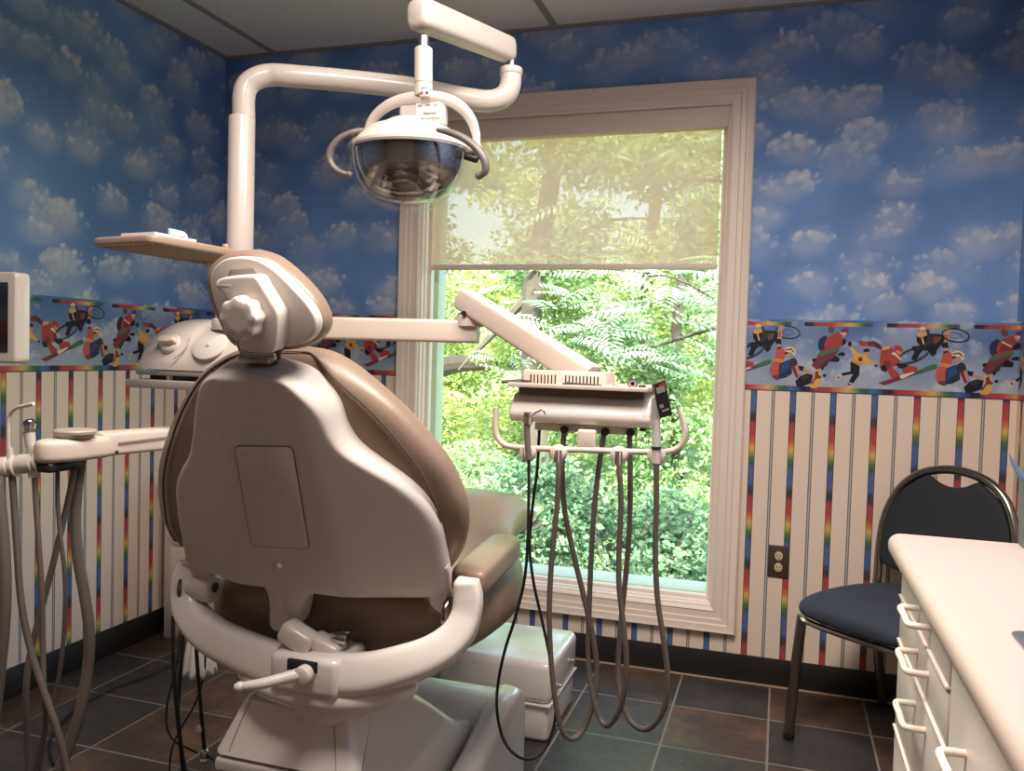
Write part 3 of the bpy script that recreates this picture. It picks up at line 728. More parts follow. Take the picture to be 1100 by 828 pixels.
hp = spline2([(-0.1721,0.0104),(-0.1658,0.0264),(-0.152,0.0398),(-0.1353,0.0472),(-0.1164,0.0495),(-0.097,0.049),(-0.0736,0.0443),(-0.0469,0.0291),(-0.0212,0.0058),(0.0082,-0.0253),(0.0207,-0.0487),(0.0188,-0.0674),(0.007,-0.0823),(-0.013,-0.092),(-0.0421,-0.0966),(-0.1105,-0.0966),(-0.1346,-0.0898),(-0.1539,-0.0655),(-0.1683,-0.0236)], 3, True)
hpl = MB().prism(hp, HD, -.012, .012, .004, seg=3).build('headrest_plate', 'shell', chair, sharp=60)
bkt = [(-0.1347,0.0065),(-0.1306,0.0155),(-0.1193,0.0208),(-0.0713,0.0237),(-0.0586,0.0205),(-0.0508,0.0076),(-0.0314,-0.0246),(-0.0268,-0.0416),(-0.0325,-0.0746),(-0.0406,-0.0955),(-0.0536,-0.1017),(-0.0869,-0.1001),(-0.1035,-0.0938),(-0.1051,-0.072),(-0.1074,-0.0345),(-0.1229,-0.0058)]
MB().prism(spline2(bkt, 2, True), HD, .010, .045, .0045, seg=3).build('headrest_bracket', 'white', chair, sharp=60)
a_, b_ = [(-0.1346,0.0073),(-0.1163,0.0074)]
MB().cyl(fp(HD, a_[0], a_[1], .035), fp(HD, b_[0] + .012, b_[1], .035), .0105, seg=20, bev=.003).build('bracket_barrel', 'white', chair)
slot = [(-0.1296,0.0305),(-0.0837,0.0321),(-0.0758,0.018),(-0.1347,0.0147)]
MB().prism(rrect(slot, .003, 3), HD, .010, .0135, .001).build('bracket_slot', 'midgrey', chair)
kc = [(-0.0811,-0.0412)][0]
kb = MB(); R_ = []
for d, s in ((.040, .80), (.046, .98), (.050, 1), (.068, 1), (.073, .95), (.075, .85), (.075, .5)):
    R_.append([fp(HD, kc[0] + math.cos(q) * .0335 * s * (1 + .055 * math.cos(8 * q)), kc[1] + math.sin(q) * .0335 * s * (1 + .055 * math.cos(8 * q)), d) for q in [2 * PI * k / 64 for k in range(64)]])
kb.loft(R_).build('headrest_knob', 'white', chair, sharp=40)
lv = [(-0.1089,-0.083),(-0.1127,-0.0932),(-0.1118,-0.1051),(-0.0979,-0.1106),(-0.0619,-0.1112)]
MB().tube([fp(HD, u, v, .035 - .006 * i) for i, (u, v) in enumerate(lv)], [.0045, .006, .006, .005, .004], 10, flat=.7).build('headrest_lever', 'chrome', chair)
c1 = [(-0.0074,0.4753),(0.093,0.4751)]
MB().box((-.006 + fp(BK, *c1[0]).x, fp(BK, *c1[0]).y - .030, fp(BK, *c1[0]).z - .012), (fp(BK, *c1[0]).x + .055, fp(BK, *c1[0]).y - .004, fp(BK, *c1[0]).z + .006), .003).build('headrest_clip', 'darkmetal', chair)
# the flat bar that carries the headrest
p0 = fp(BK, .012, .45, -.01); p1 = fp(HD, kc[0] + .03, -.05, .0)
MB().tube([p0, (p0 + p1) / 2, p1], .018, 12, sub=4, flat=.4).build('headrest_bar', 'darkmetal', chair)
# seat and leg cushion, one long upholstered pad
sect = [(1.455, .20, .628, .045), (1.465, .250, .628, .066), (1.49, .280, .630, .079), (1.56, .298, .632, .086), (1.66, .308, .633, .089), (1.76, .306, .636, .090), (1.86, .282, .648, .088), (1.95, .232, .672, .084), (2.03, .198, .694, .080), (2.12, .182, .712, .076), (2.20, .176, .716, .070), (2.26, .170, .714, .062), (2.29, .155, .712, .052), (2.302, .12, .71, .036)]
srow = smoothrow([list(s) for s in sect], 4)
MB().loft([sring((-.845 + (y - 1.45) * .02, y, zc), (1, 0, 0), (0, 0, 1), h, b, 2.9, 40) for y, h, zc, b in srow]).build('seat_cushion', 'tan', chair, sharp=60)
tr = smoothrow([[2.24, .160, .705, .046], [2.30, .172, .706, .050], [2.38, .172, .704, .048], [2.46, .160, .698, .040], [2.50, .130, .690, .026], [2.51, .09, .686, .010]], 4)
MB().loft([sring((-.829, y, zc), (1, 0, 0), (0, 0, 1), h, b, 2.4, 36) for y, h, zc, b in tr]).build('toe_cover', 'film', chair, sharp=60)
tr = smoothrow([[2.26, .160, .664, .014], [2.42, .160, .660, .013], [2.49, .13, .660, .008]], 3)
MB().loft([sring((-.829, y, zc), (1, 0, 0), (0, 0, 1), h, b, 2.4, 28) for y, h, zc, b in tr]).build('toe_board', 'beige', chair)
ar = smoothrow([[1.446, .024, .742, .014], [1.452, .033, .742, .022], [1.48, .037, .742, .027], [1.60, .038, .742, .028], [1.74, .037, .740, .028], [1.79, .030, .738, .022], [1.797, .02, .738, .012]], 3)
MB().loft([sring((-.540 - (y - 1.45) * .095, y, zc), (1, -.1, 0), (0, 0, 1), h, b, 4.2, 28) for y, h, zc, b in ar]).build('armrest', 'tan', chair, sharp=60)
# swing yoke under the seat
yk = [(-1.1316,1.42,0.7255),(-1.1378,1.42,0.6904),(-1.1372,1.42,0.6521),(-1.1127,1.41,0.6196),(-1.0606,1.395,0.5949),(-0.9801,1.38,0.579),(-0.8826,1.365,0.5688),(-0.79,1.36,0.5698),(-0.7001,1.36,0.5794),(-0.6289,1.365,0.6033),(-0.5744,1.38,0.6278),(-0.5402,1.4,0.6581),(-0.5272,1.415,0.6944),(-0.5265,1.42,0.7273),(-0.5308,1.42,0.7524),(-0.531,1.42,0.7583)]
rad = [.018, .026, .029, .032, .035, .038, .040, .041, .039, .036, .033, .030, .027, .026, .023, .012]
yb = MB(); yb.tube(yk, rad, 28, sub=5, flat=.9, sq=3.4)
ce = [(-0.8633,1.34,0.6223),(-0.8655,1.34,0.5344),(-0.8334,1.34,0.5149),(-0.7258,1.34,0.5317),(-0.7042,1.34,0.5674),(-0.7098,1.34,0.6429)]
yb.box((-.872, 1.313, .540), (-.732, 1.43, .612), .013, seg=4)
yb.loft([sring((x, 1.392, .548 - .020 * (1 - ((x + .802) / .19) ** 2)), (0, 1, 0), (0, 0, 1), max(.004, .074 * (1 - abs((x + .802) / .19) ** 2.4) ** .5), max(.003, .034 * (1 - abs((x + .802) / .19) ** 2.4) ** .5), 2.3, 28) for x in [-.802 + .189 * math.sin(PI / 2 * (k / 12 - 1)) for k in range(25)]])
yoke = yb.build('swing_yoke', 'gloss', chair, sharp=60)
MB().box((-.832, 1.3095, .586), (-.770, 1.330, .606), .003).build('yoke_slot', 'black', yoke)
lk = MB(); lk.box((-.868, 1.33, .612), (-.800, 1.375, .652), .010, seg=3, rot=Euler((0, .42, 0))); lk.box((-.815, 1.345, .604), (-.752, 1.39, .632), .008, seg=3, rot=Euler((0, .30, 0)))
lk.build('hinge_link', 'white', chair)
MB().box((-.775, 1.36, .625), (-.742, 1.395, .645), .004).build('hinge_latch', 'chrome', chair)
rl = [(-0.8865,1.25,0.5685),(-0.853,1.262,0.574),(-0.8208,1.285,0.5804),(-0.7956,1.305,0.5853)]
rb_ = MB(); rb_.tube(rl, [.0075, .0095, .0105, .0125], 14, sub=4); rb_.lathe([(0, -.011), (.006, -.009), (.0092, -.003), (.0092, .003), (.005, .010), (0, .011)], rl[0], Vector(rl[1]) - Vector(rl[0]), 14)
rb_.cyl((rl[-1][0] + .004, rl[-1][1] - .014, rl[-1][2]), (rl[-1][0] + .004, 1.335, rl[-1][2]), .0165, seg=22, bev=.004)
rb_.build('recline_lever', 'white', chair)
for xa, xb, z0 in ((-1.141, -1.131, .676), (-.568, -.558, .690)):
    MB().cyl((xa, 1.42, z0), (xb, 1.42, z0), .030, seg=28, bev=.003).build('pivot_ring', 'darkmetal', chair)
hub = MB().cyl((-1.132, 1.425, .676), (-1.072, 1.425, .676), .029, seg=28, bev=.008).build('pivot_hub', 'shell', chair, sharp=60)
MB().cyl((-1.073, 1.420, .680), (-1.069, 1.420, .680), .010, seg=18).build('pivot_bolt', 'darkmetal', hub)
# turret, lift cover and base
MB().lathe([(.060, .46), (.078, .485), (.080, .505), (.074, .515), (.068, .53)], (-.802, 1.425, 0), (0, 0, 1), 40).build('turret', 'gloss', chair)
lc = MB()
prof = [(1.340, .388), (1.345, .402), (1.375, .486), (1.40, .497), (1.47, .500), (1.56, .490), (1.66, .42), (1.86, .285), (1.98, .235), (1.98, .05), (1.7, .16), (1.5, .30)]
t_ = bmesh.new()
fr_yz = (Vector((-1.012, 0, 0)), Vector((0, 1, 0)), Vector((0, 0, 1)), Vector((1, 0, 0)))
lc.prism(prof, fr_yz, 0, .310, .022, seg=4)
for v in lc.bm.verts:
    if v.co.z > .39: v.co.x = -.857 + (v.co.x + .857) * (1 - .30 * min(1, (v.co.z - .39) / .11) * max(0, min(1, (1.75 - v.co.y) / .3)))
lift = lc.build('lift_cover', 'gloss', chair, sharp=40)
MB().box((-1.006, 1.338, .352), (-.708, 1.52, .381), .008, seg=3).build('lift_cover_lip', 'lightgrey', lift)
for x, xt in ((-.975, -.950), (-.745, -.772)):
    MB().tube([(x, 1.3425, .395), ((x + xt) / 2, 1.3600, .447), (xt, 1.3760, .4885)], .0009, 6, sub=2).build('cover_seam', 'midgrey', lift)
bs = MB()
bprof = [(1.56, 0), (2.16, 0), (2.16, .20), (2.13, .265), (2.08, .285), (2.0, .262), (1.86, .185), (1.56, .12)]
bs.prism(bprof, (Vector((-1.03, 0, 0)), Vector((0, 1, 0)), Vector((0, 0, 1)), Vector((1, 0, 0))), 0, .36, .02, seg=4)
wallp = [(1.50, 0), (2.17, 0), (2.17, .215), (2.14, .272), (2.09, .295), (2.0, .288), (1.84, .24), (1.66, .20), (1.50, .16)]
bs.prism(wallp, (Vector((-.69, 0, 0)), Vector((0, 1, 0)), Vector((0, 0, 1)), Vector((1, 0, 0))), 0, .068, .03, seg=5)
bs.build('chair_base', 'gloss', chair, sharp=40)

# ------------------------------------------------------------------ utility box on the floor by the window
ub = thing('utility_box', (-.80, 2.57, 0), 'white two-part utility box on the tile floor below the window', 'utility box')
MB().box((-.975, 2.405, 0), (-.628, 2.735, .118), .016, seg=3).build('box_body', 'gloss', ub)
lid = MB().box((-.982, 2.398, .116), (-.621, 2.742, .245), .024, seg=4).build('box_lid', 'gloss', ub)
MB().box((-.9835, 2.3965, .112), (-.6195, 2.7435, .118), .002).build('lid_rim', 'white', lid)
for y, z in ((2.50, .145), (2.66, .168)): MB().cyl((-.622, y, z), (-.612, y, z), .006, seg=12, bev=.002).build('lid_screw', 'steel', lid)

# ------------------------------------------------------------------ dental light on its pole
dl = thing('dental_light', (-1.297, 1.8, .48), 'white pole mounted dental light with smoked visor above the chair', 'dental light')
MB().cyl((-1.297, 1.8, .48), (-1.2985, 1.8, 1.735), .0320, seg=28, bev=.004).build('pole', 'white', dl)
ap = [(-1.2933,1.8,1.7287),(-1.2943,1.8,1.7812),(-1.2884,1.806,1.8122),(-1.2675,1.818,1.8327),(-1.239,1.835,1.8429),(-1.1954,1.85,1.8422),(-1.0777,1.91,1.8413),(-0.9327,1.985,1.8358),(-0.801,2.04,1.8177),(-0.7446,2.06,1.8129),(-0.708,2.07,1.8253),(-0.6929,2.075,1.8541),(-0.6915,2.075,1.8917)]
MB().tube(ap, .0275, 20, sub=5).build('light_arm', 'white', dl)
e0 = Vector(ap[-1])
MB().cyl(e0 - Vector((0, 0, .012)), e0 + Vector((0, 0, .006)), .0295, seg=24, bev=.003).build('arm_collar', 'white', dl)
MB().cyl(e0, e0 + Vector((0, 0, .045)), .011, seg=16).build('swivel_pin', 'steel', dl)
q0, q1 = [Vector(p) for p in [(-0.7006,2.075,1.9441),(-0.8039,1.76,1.9219)]]
ax = (q1 - q0).normalized(); q0 = q0 - ax * .012; q1 = q1 + ax * .02
sd = ax.cross(Vector((0, 0, 1))).normalized(); uu = sd.cross(ax)
fa = MB(); L = (q1 - q0).length
fa.loft([sring(q0 + ax * d, sd, uu, a, b, 3.6, 28) for d, a, b in ((0, .014, .018), (.004, .021, .025), (.014, .026, .030), (.03, .027, .031), (L - .03, .032, .034), (L - .012, .031, .033), (L - .004, .026, .028), (L, .018, .020))])
fa.build('spring_arm', 'white', dl, sharp=60)
pd = [Vector(p) for p in [(-0.7957,1.76,1.8718),(-0.795,1.76,1.847),(-0.7922,1.76,1.7415)]]
MB().cyl(pd[0], pd[1] + Vector((0, 0, -.01)), .0125, seg=16).build('swivel_pin', 'steel', dl)
MB().tube([pd[1], pd[1].lerp(pd[2], .03), pd[1].lerp(pd[2], .5), pd[2]], [.018, .0205, .0205, .0205], 24, sub=1).build('drop_tube', 'white', dl)
dt = [(-0.7929,1.76,1.7684)][0]
MB().tube([(dt[0], dt[1], dt[2] + .0005), (dt[0], dt[1], dt[2] - .0008)], .0209, 24, sub=1).build('tube_seam', 'midgrey', dl)
# arched bracket from the drop tube to both sides of the head
arc = [(-0.9449,1.78,1.6522),(-0.9384,1.78,1.6841),(-0.9173,1.775,1.7093),(-0.875,1.765,1.7294),(-0.8264,1.76,1.7375),(-0.7898,1.76,1.7372),(-0.7511,1.765,1.7341),(-0.7144,1.775,1.7203),(-0.6903,1.79,1.6942),(-0.6798,1.8,1.663),(-0.6767,1.8,1.6337)]
ab = MB(); ab.tube(arc, [.007, .010, .012, .013, .014, .015, .014, .013, .012, .010, .008], 14, sub=5, flat=.75)
ab.build('arch_bracket', 'white', dl)
sw = [(-0.8005,1.765,1.7144)][0]
sb_ = MB(); sb_.box((sw[0] - .052, sw[1] - .006, sw[2] - .042), (sw[0] + .060, sw[1] + .022, sw[2] + .014), .008, seg=3)
sb_.build('switch_housing', 'lightgrey', dl)
pl_ = MB().box((sw[0] - .008, sw[1] - .0085, sw[2] - .024), (sw[0] + .050, sw[1] - .0055, sw[2] + .010), .001).build('switch_plate', 'paper', dl)
def text(s, size, loc, rot, parent, material, ext=.0004, name='lettering', align='CENTER'):
    cu = bpy.data.curves.new('t', 'FONT'); cu.body = s; cu.size = size; cu.extrude = ext; cu.align_x = align; cu.align_y = 'CENTER'
    o = bpy.data.objects.new('t', cu); COL.objects.link(o)
    bpy.context.view_layer.update(); me = bpy.data.meshes.new_from_object(o.evaluated_get(bpy.context.evaluated_depsgraph_get()))
    bpy.data.objects.remove(o)
    me.transform(Matrix.Translation(Vector(loc)) @ rot.to_matrix().to_4x4())
    off = Vector((0, 0, 0)); p = parent
    while p is not None: off += p.location; p = p.parent
    me.transform(Matrix.Translation(-off)); me.materials.clear(); me.materials.append(M[material]); me.name = name
    n = bpy.data.objects.new(name, me); COL.objects.link(n); n.parent = parent; return n
FRONT = Euler((PI / 2, 0, 0))
text('ON - OFF - ON', .0075, (sw[0] + .021, sw[1] - .0088, sw[2] + .003), FRONT, pl_, 'ink')
text('Brightness', .0075, (sw[0] + .027, sw[1] - .0088, sw[2] - .014), FRONT, pl_, 'ink')
lb = [(-0.7808,1.739,1.7448)][0]
tagp = MB().box((lb[0] - .011, lb[1] - .001, lb[2] - .011), (lb[0] + .011, lb[1] + .004, lb[2] + .011), .001).build('maker_label', 'paper', dl)
text('EPX', .009, (lb[0], lb[1] - .0012, lb[2] + .005), FRONT, tagp, 'blueprint')
for i, m_ in enumerate(('red', 'lightgrey', 'blueprint')):
    MB().box((lb[0] - .0095 + i * .0067, lb[1] - .0018, lb[2] - .008), (lb[0] - .0038 + i * .0067, lb[1] - .0005, lb[2] - .002)).build('colour_patch', m_, tagp)
# lamp head: white hood over a smoked reflector bowl inside a clear shield
hcx, hcy, hcz = -.840, 1.79, 1.632
def bowl(prof, ax_, ay_, n=40): return [[Vector((hcx + math.cos(q) * ax_ * r, hcy + math.sin(q) * ay_ * r, hcz + h)) for q in [2 * PI * k / n for k in range(n)]] for r, h in prof]
hd_ = MB().loft(bowl([(1.0, -.006), (1.03, -.002), (1.03, .004), (1.0, .008), (.94, .018), (.82, .034), (.66, .047), (.50, .054), (.42, .056), (.40, .061), (.33, .066), (.15, .068), (.02, .069)], .138, .118)).build('lamp_hood', 'white', dl, sharp=40)
MB().loft(bowl([(.985, -.004), (.975, -.022), (.94, -.046), (.86, -.072), (.72, -.096), (.54, -.112), (.30, -.121), (.02, -.124)], .135, .115)).build('smoked_visor', 'visor', dl, sharp=60)
MB().loft(bowl([(1.0, -.004), (1.0, -.022), (.975, -.05), (.90, -.082), (.78, -.108), (.60, -.128), (.34, -.141), (.02, -.146)], .140, .121), cap=False).build('clear_shield', 'clear', dl, sharp=60)
MB().loft(bowl([(1.002, -.001), (1.008, -.004), (1.002, -.007)], .139, .120), closed=False).build('rim_trim', 'midgrey', dl)
for nm, pts in (('lamp_handle', [(-0.904,1.715,1.6591),(-0.9284,1.7,1.6524),(-0.9599,1.69,1.6371),(-0.9799,1.685,1.6141),(-0.9841,1.685,1.5895),(-0.9712,1.688,1.569),(-0.9521,1.692,1.5588),(-0.9397,1.695,1.5569)]),
                ('lamp_handle', [(-0.726,1.69,1.6434),(-0.6923,1.682,1.6337),(-0.6572,1.68,1.6177),(-0.6292,1.68,1.595),(-0.6125,1.682,1.5695),(-0.6134,1.686,1.549),(-0.6272,1.69,1.5425)])):
    hb = MB(); n_ = len(pts); hb.tube(pts, [.006, .0095] + [.0105] * (n_ - 4) + [.0095, .0075], 14, sub=5, flat=.8)
    ce_ = Vector(pts[-1]); hb.lathe([(0, -.0095), (.006, -.007), (.0092, 0), (.006, .007), (0, .0095)], ce_, (1, 0, 0), 14)
    hb.build(nm, 'grey', dl, sharp=60)
for p in [(-0.9447,1.78,1.6457),(-0.681,1.8,1.6277)]:
    MB().cyl((p[0] - .014, p[1], p[2]), (p[0] + .014, p[1], p[2]), .013, seg=18, bev=.004).build('tilt_pivot', 'lightgrey', dl)
pv = [(-0.6847,1.8,1.6028)][0]
MB().cyl((pv[0] - .02, pv[1], pv[2] + .01), (pv[0] + .012, pv[1], pv[2]), .009, seg=14, bev=.003).build('shield_clip', 'black', dl)

# ------------------------------------------------------------------ instrument delivery unit on its arm (patient's right)
du = thing('delivery_unit', (-1.297, 1.8, 1.18), 'beige instrument delivery unit on a jointed arm in front of the window', 'delivery unit')
MB().lathe([(.040, -.04), (.048, -.035), (.048, .035), (.040, .04)], (-1.297, 1.8, 1.217), (0, 0, 1), 30).build('pole_hub', 'beige', du)
a0 = Vector((-1.25, 1.805, 1.217)); a1 = Vector([(-0.6966,1.9,1.2168)][0])
ax = (a1 - a0).normalized(); sd = Vector((0, 0, 1)).cross(ax).normalized()
arm = MB(); L = (a1 - a0).length
arm.loft([sring(a0 + ax * d, sd, Vector((0, 0, 1)), .026 * k, .0275 * k, 7, 32) for d, k in ((0, .8), (.004, 1), (L - .003, 1.0), (L, .94))])
arm.build('fixed_arm', 'beige', du, sharp=35)
el = [(-0.7142,1.9,1.2499),(-0.7267,1.885,1.3)]
jb = MB(); jb.lathe([(.040, -.026), (.040, -.008), (.034, .004), (.022, .010), (.018, .014)], (el[0][0], el[0][1], el[0][2] + .006), (0, 0, 1), 28)
jb.build('elbow_cap', 'beige', du)
MB().lathe([(.014, .0), (.016, .004), (.016, .022), (.012, .026)], (el[0][0], el[0][1], el[0][2] + .014), (0, 0, 1), 20).build('elbow_pivot', 'black', du)
f0, f1 = [Vector(p) for p in [(-0.7192,1.885,1.289),(-0.4447,1.8,1.1452)]]
ax = (f1 - f0).normalized(); sd = ax.cross(Vector((0, 0, 1))).normalized(); uu = sd.cross(ax); L = (f1 - f0).length
fx = MB(); fx.loft([sring(f0 + ax * d, sd, uu, .027 * k, .0265 * k * k2, 6, 32) for d, k, k2 in ((-.022, .75, .9), (-.018, .95, 1), (0, 1, 1), (L * .5, 1, 1.06), (L + .06, 1.0, 1.1))])
fx.build('spring_arm', 'beige', du, sharp=35)
bo = [(-0.7182,1.86,1.2589)][0]
MB().cyl((bo[0], bo[1] - .006, bo[2]), (bo[0], bo[1] + .006, bo[2]), .006, seg=14).build('arm_bolt', 'black', du)
Yd = 1.75
vbx = [(-0.5359,1.75,1.1324),(-0.3522,1.75,1.1014),(-0.3554,1.75,1.1386)]
x0, x1, z0, z1 = vbx[0][0], vbx[1][0], vbx[1][2] - .004, vbx[0][2] + .002
vent = MB(); vent.box((x0, Yd, z0), (x1, Yd + .10, z1), .004)
vent = vent.build('vent_box', 'beige', du)
vs_ = MB()
for i in range(20):
    if i in (8, 9): continue
    x = x0 + .018 + i * (x1 - x0 - .036) / 19
    vs_.box((x - .0014, Yd - .0006, z0 + .006), (x + .0014, Yd + .004, z0 + .027))
for i in range(24):
    x = x0 + .012 + i * (x1 - x0 - .024) / 23
    vs_.box((x - .0012, Yd + .012, z1 - .002), (x + .0012, Yd + .09, z1 + .0006))
o_ = vs_.build('vent_slots', 'black', vent)
MB().box(((x0 + x1) / 2 - .003, Yd - .001, z0 + .004), ((x0 + x1) / 2 + .005, Yd + .002, z0 + .011), .001).build('latch_button', 'black', vent)
ty = [(-0.5423,1.68,1.1076),(-0.257,1.68,1.1018),(-0.2511,1.68,1.0928),(-0.5314,1.68,1.0885)]
tz = (ty[0][2] + ty[1][2]) / 2
tr_ = MB(); X0, X1 = ty[0][0], ty[1][0] + .002
tr_.box((X0, Yd - .075, tz - .006), (X1, Yd + .115, tz - .001), .002)
for lo, hi in (((X0, Yd - .078, tz - .006), (X1, Yd - .073, tz + .003)), ((X0, Yd + .112, tz - .006), (X1, Yd + .117, tz + .003)), ((X0 - .003, Yd - .078, tz - .006), (X0 + .002, Yd + .117, tz + .003)), ((X1 - .002, Yd - .078, tz - .006), (X1 + .003, Yd + .117, tz + .003))): tr_.box(lo, hi, .0015)
tr_.build('tray_top', 'beige', du)
bd = [(-0.5417,1.7,1.0794),(-0.5441,1.7,1.0239),(-0.2481,1.7,1.0282),(-0.2539,1.7,1.0862)]
bx0, bx1 = bd[1][0], bd[2][0]; bzt = (bd[0][2] + bd[3][2]) / 2; bzb = (bd[1][2] + bd[2][2]) / 2
pr_ = spline2([(Yd + .10, bzt + .004), (Yd - .020, bzt + .004), (Yd - .045, bzt - .010), (Yd - .062, bzt - .026), (Yd - .068, bzb + .016), (Yd - .060, bzb + .002), (Yd - .04, bzb), (Yd + .10, bzb)], 3, True)
MB().prism(pr_, (Vector((bx0, 0, 0)), Vector((0, 1, 0)), Vector((0, 0, 1)), Vector((1, 0, 0))), 0, bx1 - bx0, .006, seg=3).build('control_head', 'gloss', du, sharp=50)
nk = MB(); nk.box((X0 + .012, Yd - .05, bzt + .0), (X1 - .010, Yd + .095, tz - .004), .004); nk.build('tray_neck', 'tandark', du)
br = [(-0.4962,1.72,1.019),(-0.279,1.72,1.0077)]
MB().box((br[0][0], Yd - .035, br[1][2]), (br[1][0], Yd - .022, br[0][2] + .004), .002).build('hose_bracket', 'lightgrey', du)
for i, p in enumerate([(-0.4301,1.71,1.0116),(-0.343,1.71,1.0126),(-0.2909,1.71,1.0136)]):
    MB().cyl((p[0], p[1] - .004, p[2]), (p[0], p[1] + .010, p[2]), .0085, seg=18, bev=.002).build('hose_port', 'black', du)
p = [(-0.2665,1.71,1.0226)][0]; MB().box((p[0] - .006, p[1], p[2] - .005), (p[0] + .006, p[1] + .03, p[2] + .006), .002).build('water_knob', 'black', du)
tb_ = [(-0.3935,1.69,1.0133),(-0.3552,1.69,0.9772)]
MB().box((tb_[0][0], 1.672, tb_[1][2]), (tb_[1][0], 1.692, tb_[0][2] + .004), .005, seg=3).build('bar_clamp', 'beige', du)
hb = [(-0.5699,1.675,1.0537),(-0.5712,1.675,1.0261),(-0.5683,1.675,0.9988),(-0.5553,1.675,0.9799),(-0.5345,1.675,0.9733),(-0.4817,1.675,0.9727),(-0.3635,1.675,0.9763),(-0.2501,1.675,0.9797),(-0.2061,1.675,0.9844),(-0.1865,1.675,0.9948),(-0.1782,1.675,1.0137),(-0.1791,1.675,1.0393),(-0.1892,1.675,1.0682)]
MB().tube(hb, .0062, 14, sub=5).build('handle_bar', 'beige', du)
HOLD = [(-0.4945,1.665,0.9632),(-0.429,1.665,0.9674),(-0.3041,1.665,0.9717),(-0.23,1.665,0.9747)]
for p in HOLD:
    c = Vector(p); h_ = MB()
    h_.lathe([(.0, .016), (.010, .015), (.016, .010), (.0185, 0), (.016, -.010), (.010, -.014), (0, -.015)], c, (0, 1, 0), 26)
    h_.box((c.x - .0045, c.y - .022, c.z - .018), (c.x - .0068, c.y + .0, c.z + .012), .001).box((c.x + .0045, c.y - .022, c.z - .018), (c.x + .0068, c.y + .0, c.z + .012), .001)
    h_.build('holder', 'beige', du)

def instrument(name, label, parts, hose, hr, material='hose', group=None):
    """an instrument hanging in its holder, with the hose that belongs to it"""
    base = parts[0][1][0]
    t = thing(name, base, label, 'dental instrument', group)
    for nm, pts, r, m in parts: MB().tube(pts, r, 12, sub=4).build(nm, m, t)
    MB().tube(hose, hr, 10, sub=7).build('hose', material, t)
    return t
i1 = instrument('air_water_syringe', 'slim instrument with bent wire tip in the leftmost holder of the delivery unit',
    [('handle', [(-0.4862,1.645,0.9525),(-0.489,1.645,0.979),(-0.492,1.645,1.0132),(-0.4906,1.645,1.0324)], [.0055, .0065, .0068, .0075], 'grey'),
     ('syringe_head', [(-0.4904,1.645,1.0248),(-0.4909,1.645,1.04),(-0.4912,1.645,1.0495)], [.009, .0105, .007], 'chrome'),
     ('tip', [(-0.485,1.645,1.0422),(-0.47,1.64,1.0509),(-0.4578,1.638,1.0554),(-0.4514,1.637,1.0463)], [.0018, .0016, .0015, .0013], 'darkmetal')],
    [(-0.4863,1.645,0.9563),(-0.484,1.645,0.8837),(-0.4831,1.645,0.7877),(-0.4883,1.645,0.7003),(-0.506,1.645,0.6205),(-0.5262,1.645,0.5495),(-0.5384,1.645,0.4789),(-0.5387,1.645,0.4197),(-0.5242,1.65,0.3606),(-0.4977,1.66,0.327),(-0.4715,1.69,0.312),(-0.4477,1.72,0.333),(-0.4353,1.735,0.3999),(-0.4488,1.735,0.4996),(-0.4704,1.735,0.5882),(-0.4941,1.735,0.6769),(-0.505,1.735,0.757),(-0.5012,1.735,0.8384),(-0.4933,1.735,0.9197),(-0.4914,1.735,0.9901),(-0.4902,1.735,1.0203)], .0033, 'cord')
i2 = instrument('handpiece_hose', 'thick grey hose hanging from the empty second holder of the delivery unit',
    [('coupling', [(-0.4236,1.65,0.9219),(-0.4245,1.65,0.9484),(-0.4253,1.65,0.9749)], [.0052, .0062, .0066], 'grey')],
    [(-0.4237,1.65,0.9257),(-0.4242,1.65,0.8781),(-0.4279,1.65,0.8111),(-0.4333,1.65,0.734),(-0.4341,1.65,0.6377),(-0.4272,1.65,0.5421),(-0.4146,1.65,0.4569),(-0.4002,1.655,0.399),(-0.3816,1.67,0.3782),(-0.3632,1.69,0.3943),(-0.3475,1.7,0.4478),(-0.3436,1.71,0.5037),(-0.3518,1.71,0.5715),(-0.3745,1.71,0.6572),(-0.4016,1.71,0.7527),(-0.4248,1.71,0.849),(-0.433,1.715,0.9363),(-0.4326,1.72,1.0106)], .0058, 'hosed')
i3 = instrument('handpiece_hose', 'thick grey hose hanging from the empty third holder of the delivery unit',
    [('coupling', [(-0.298,1.65,0.9273),(-0.3007,1.65,0.9531),(-0.3017,1.65,0.9809)], [.0052, .0062, .0066], 'grey')],
    [(-0.2981,1.65,0.9311),(-0.2941,1.65,0.87),(-0.295,1.65,0.7861),(-0.2924,1.65,0.7115),(-0.2802,1.65,0.6286),(-0.2721,1.65,0.5546),(-0.2797,1.655,0.4761),(-0.3034,1.67,0.4223),(-0.3266,1.69,0.416),(-0.3501,1.7,0.4671),(-0.3627,1.71,0.5404),(-0.3643,1.71,0.6486),(-0.3636,1.71,0.7468),(-0.3609,1.71,0.8447),(-0.3551,1.715,0.9319),(-0.347,1.72,1.0115)], .0056, 'hosed')
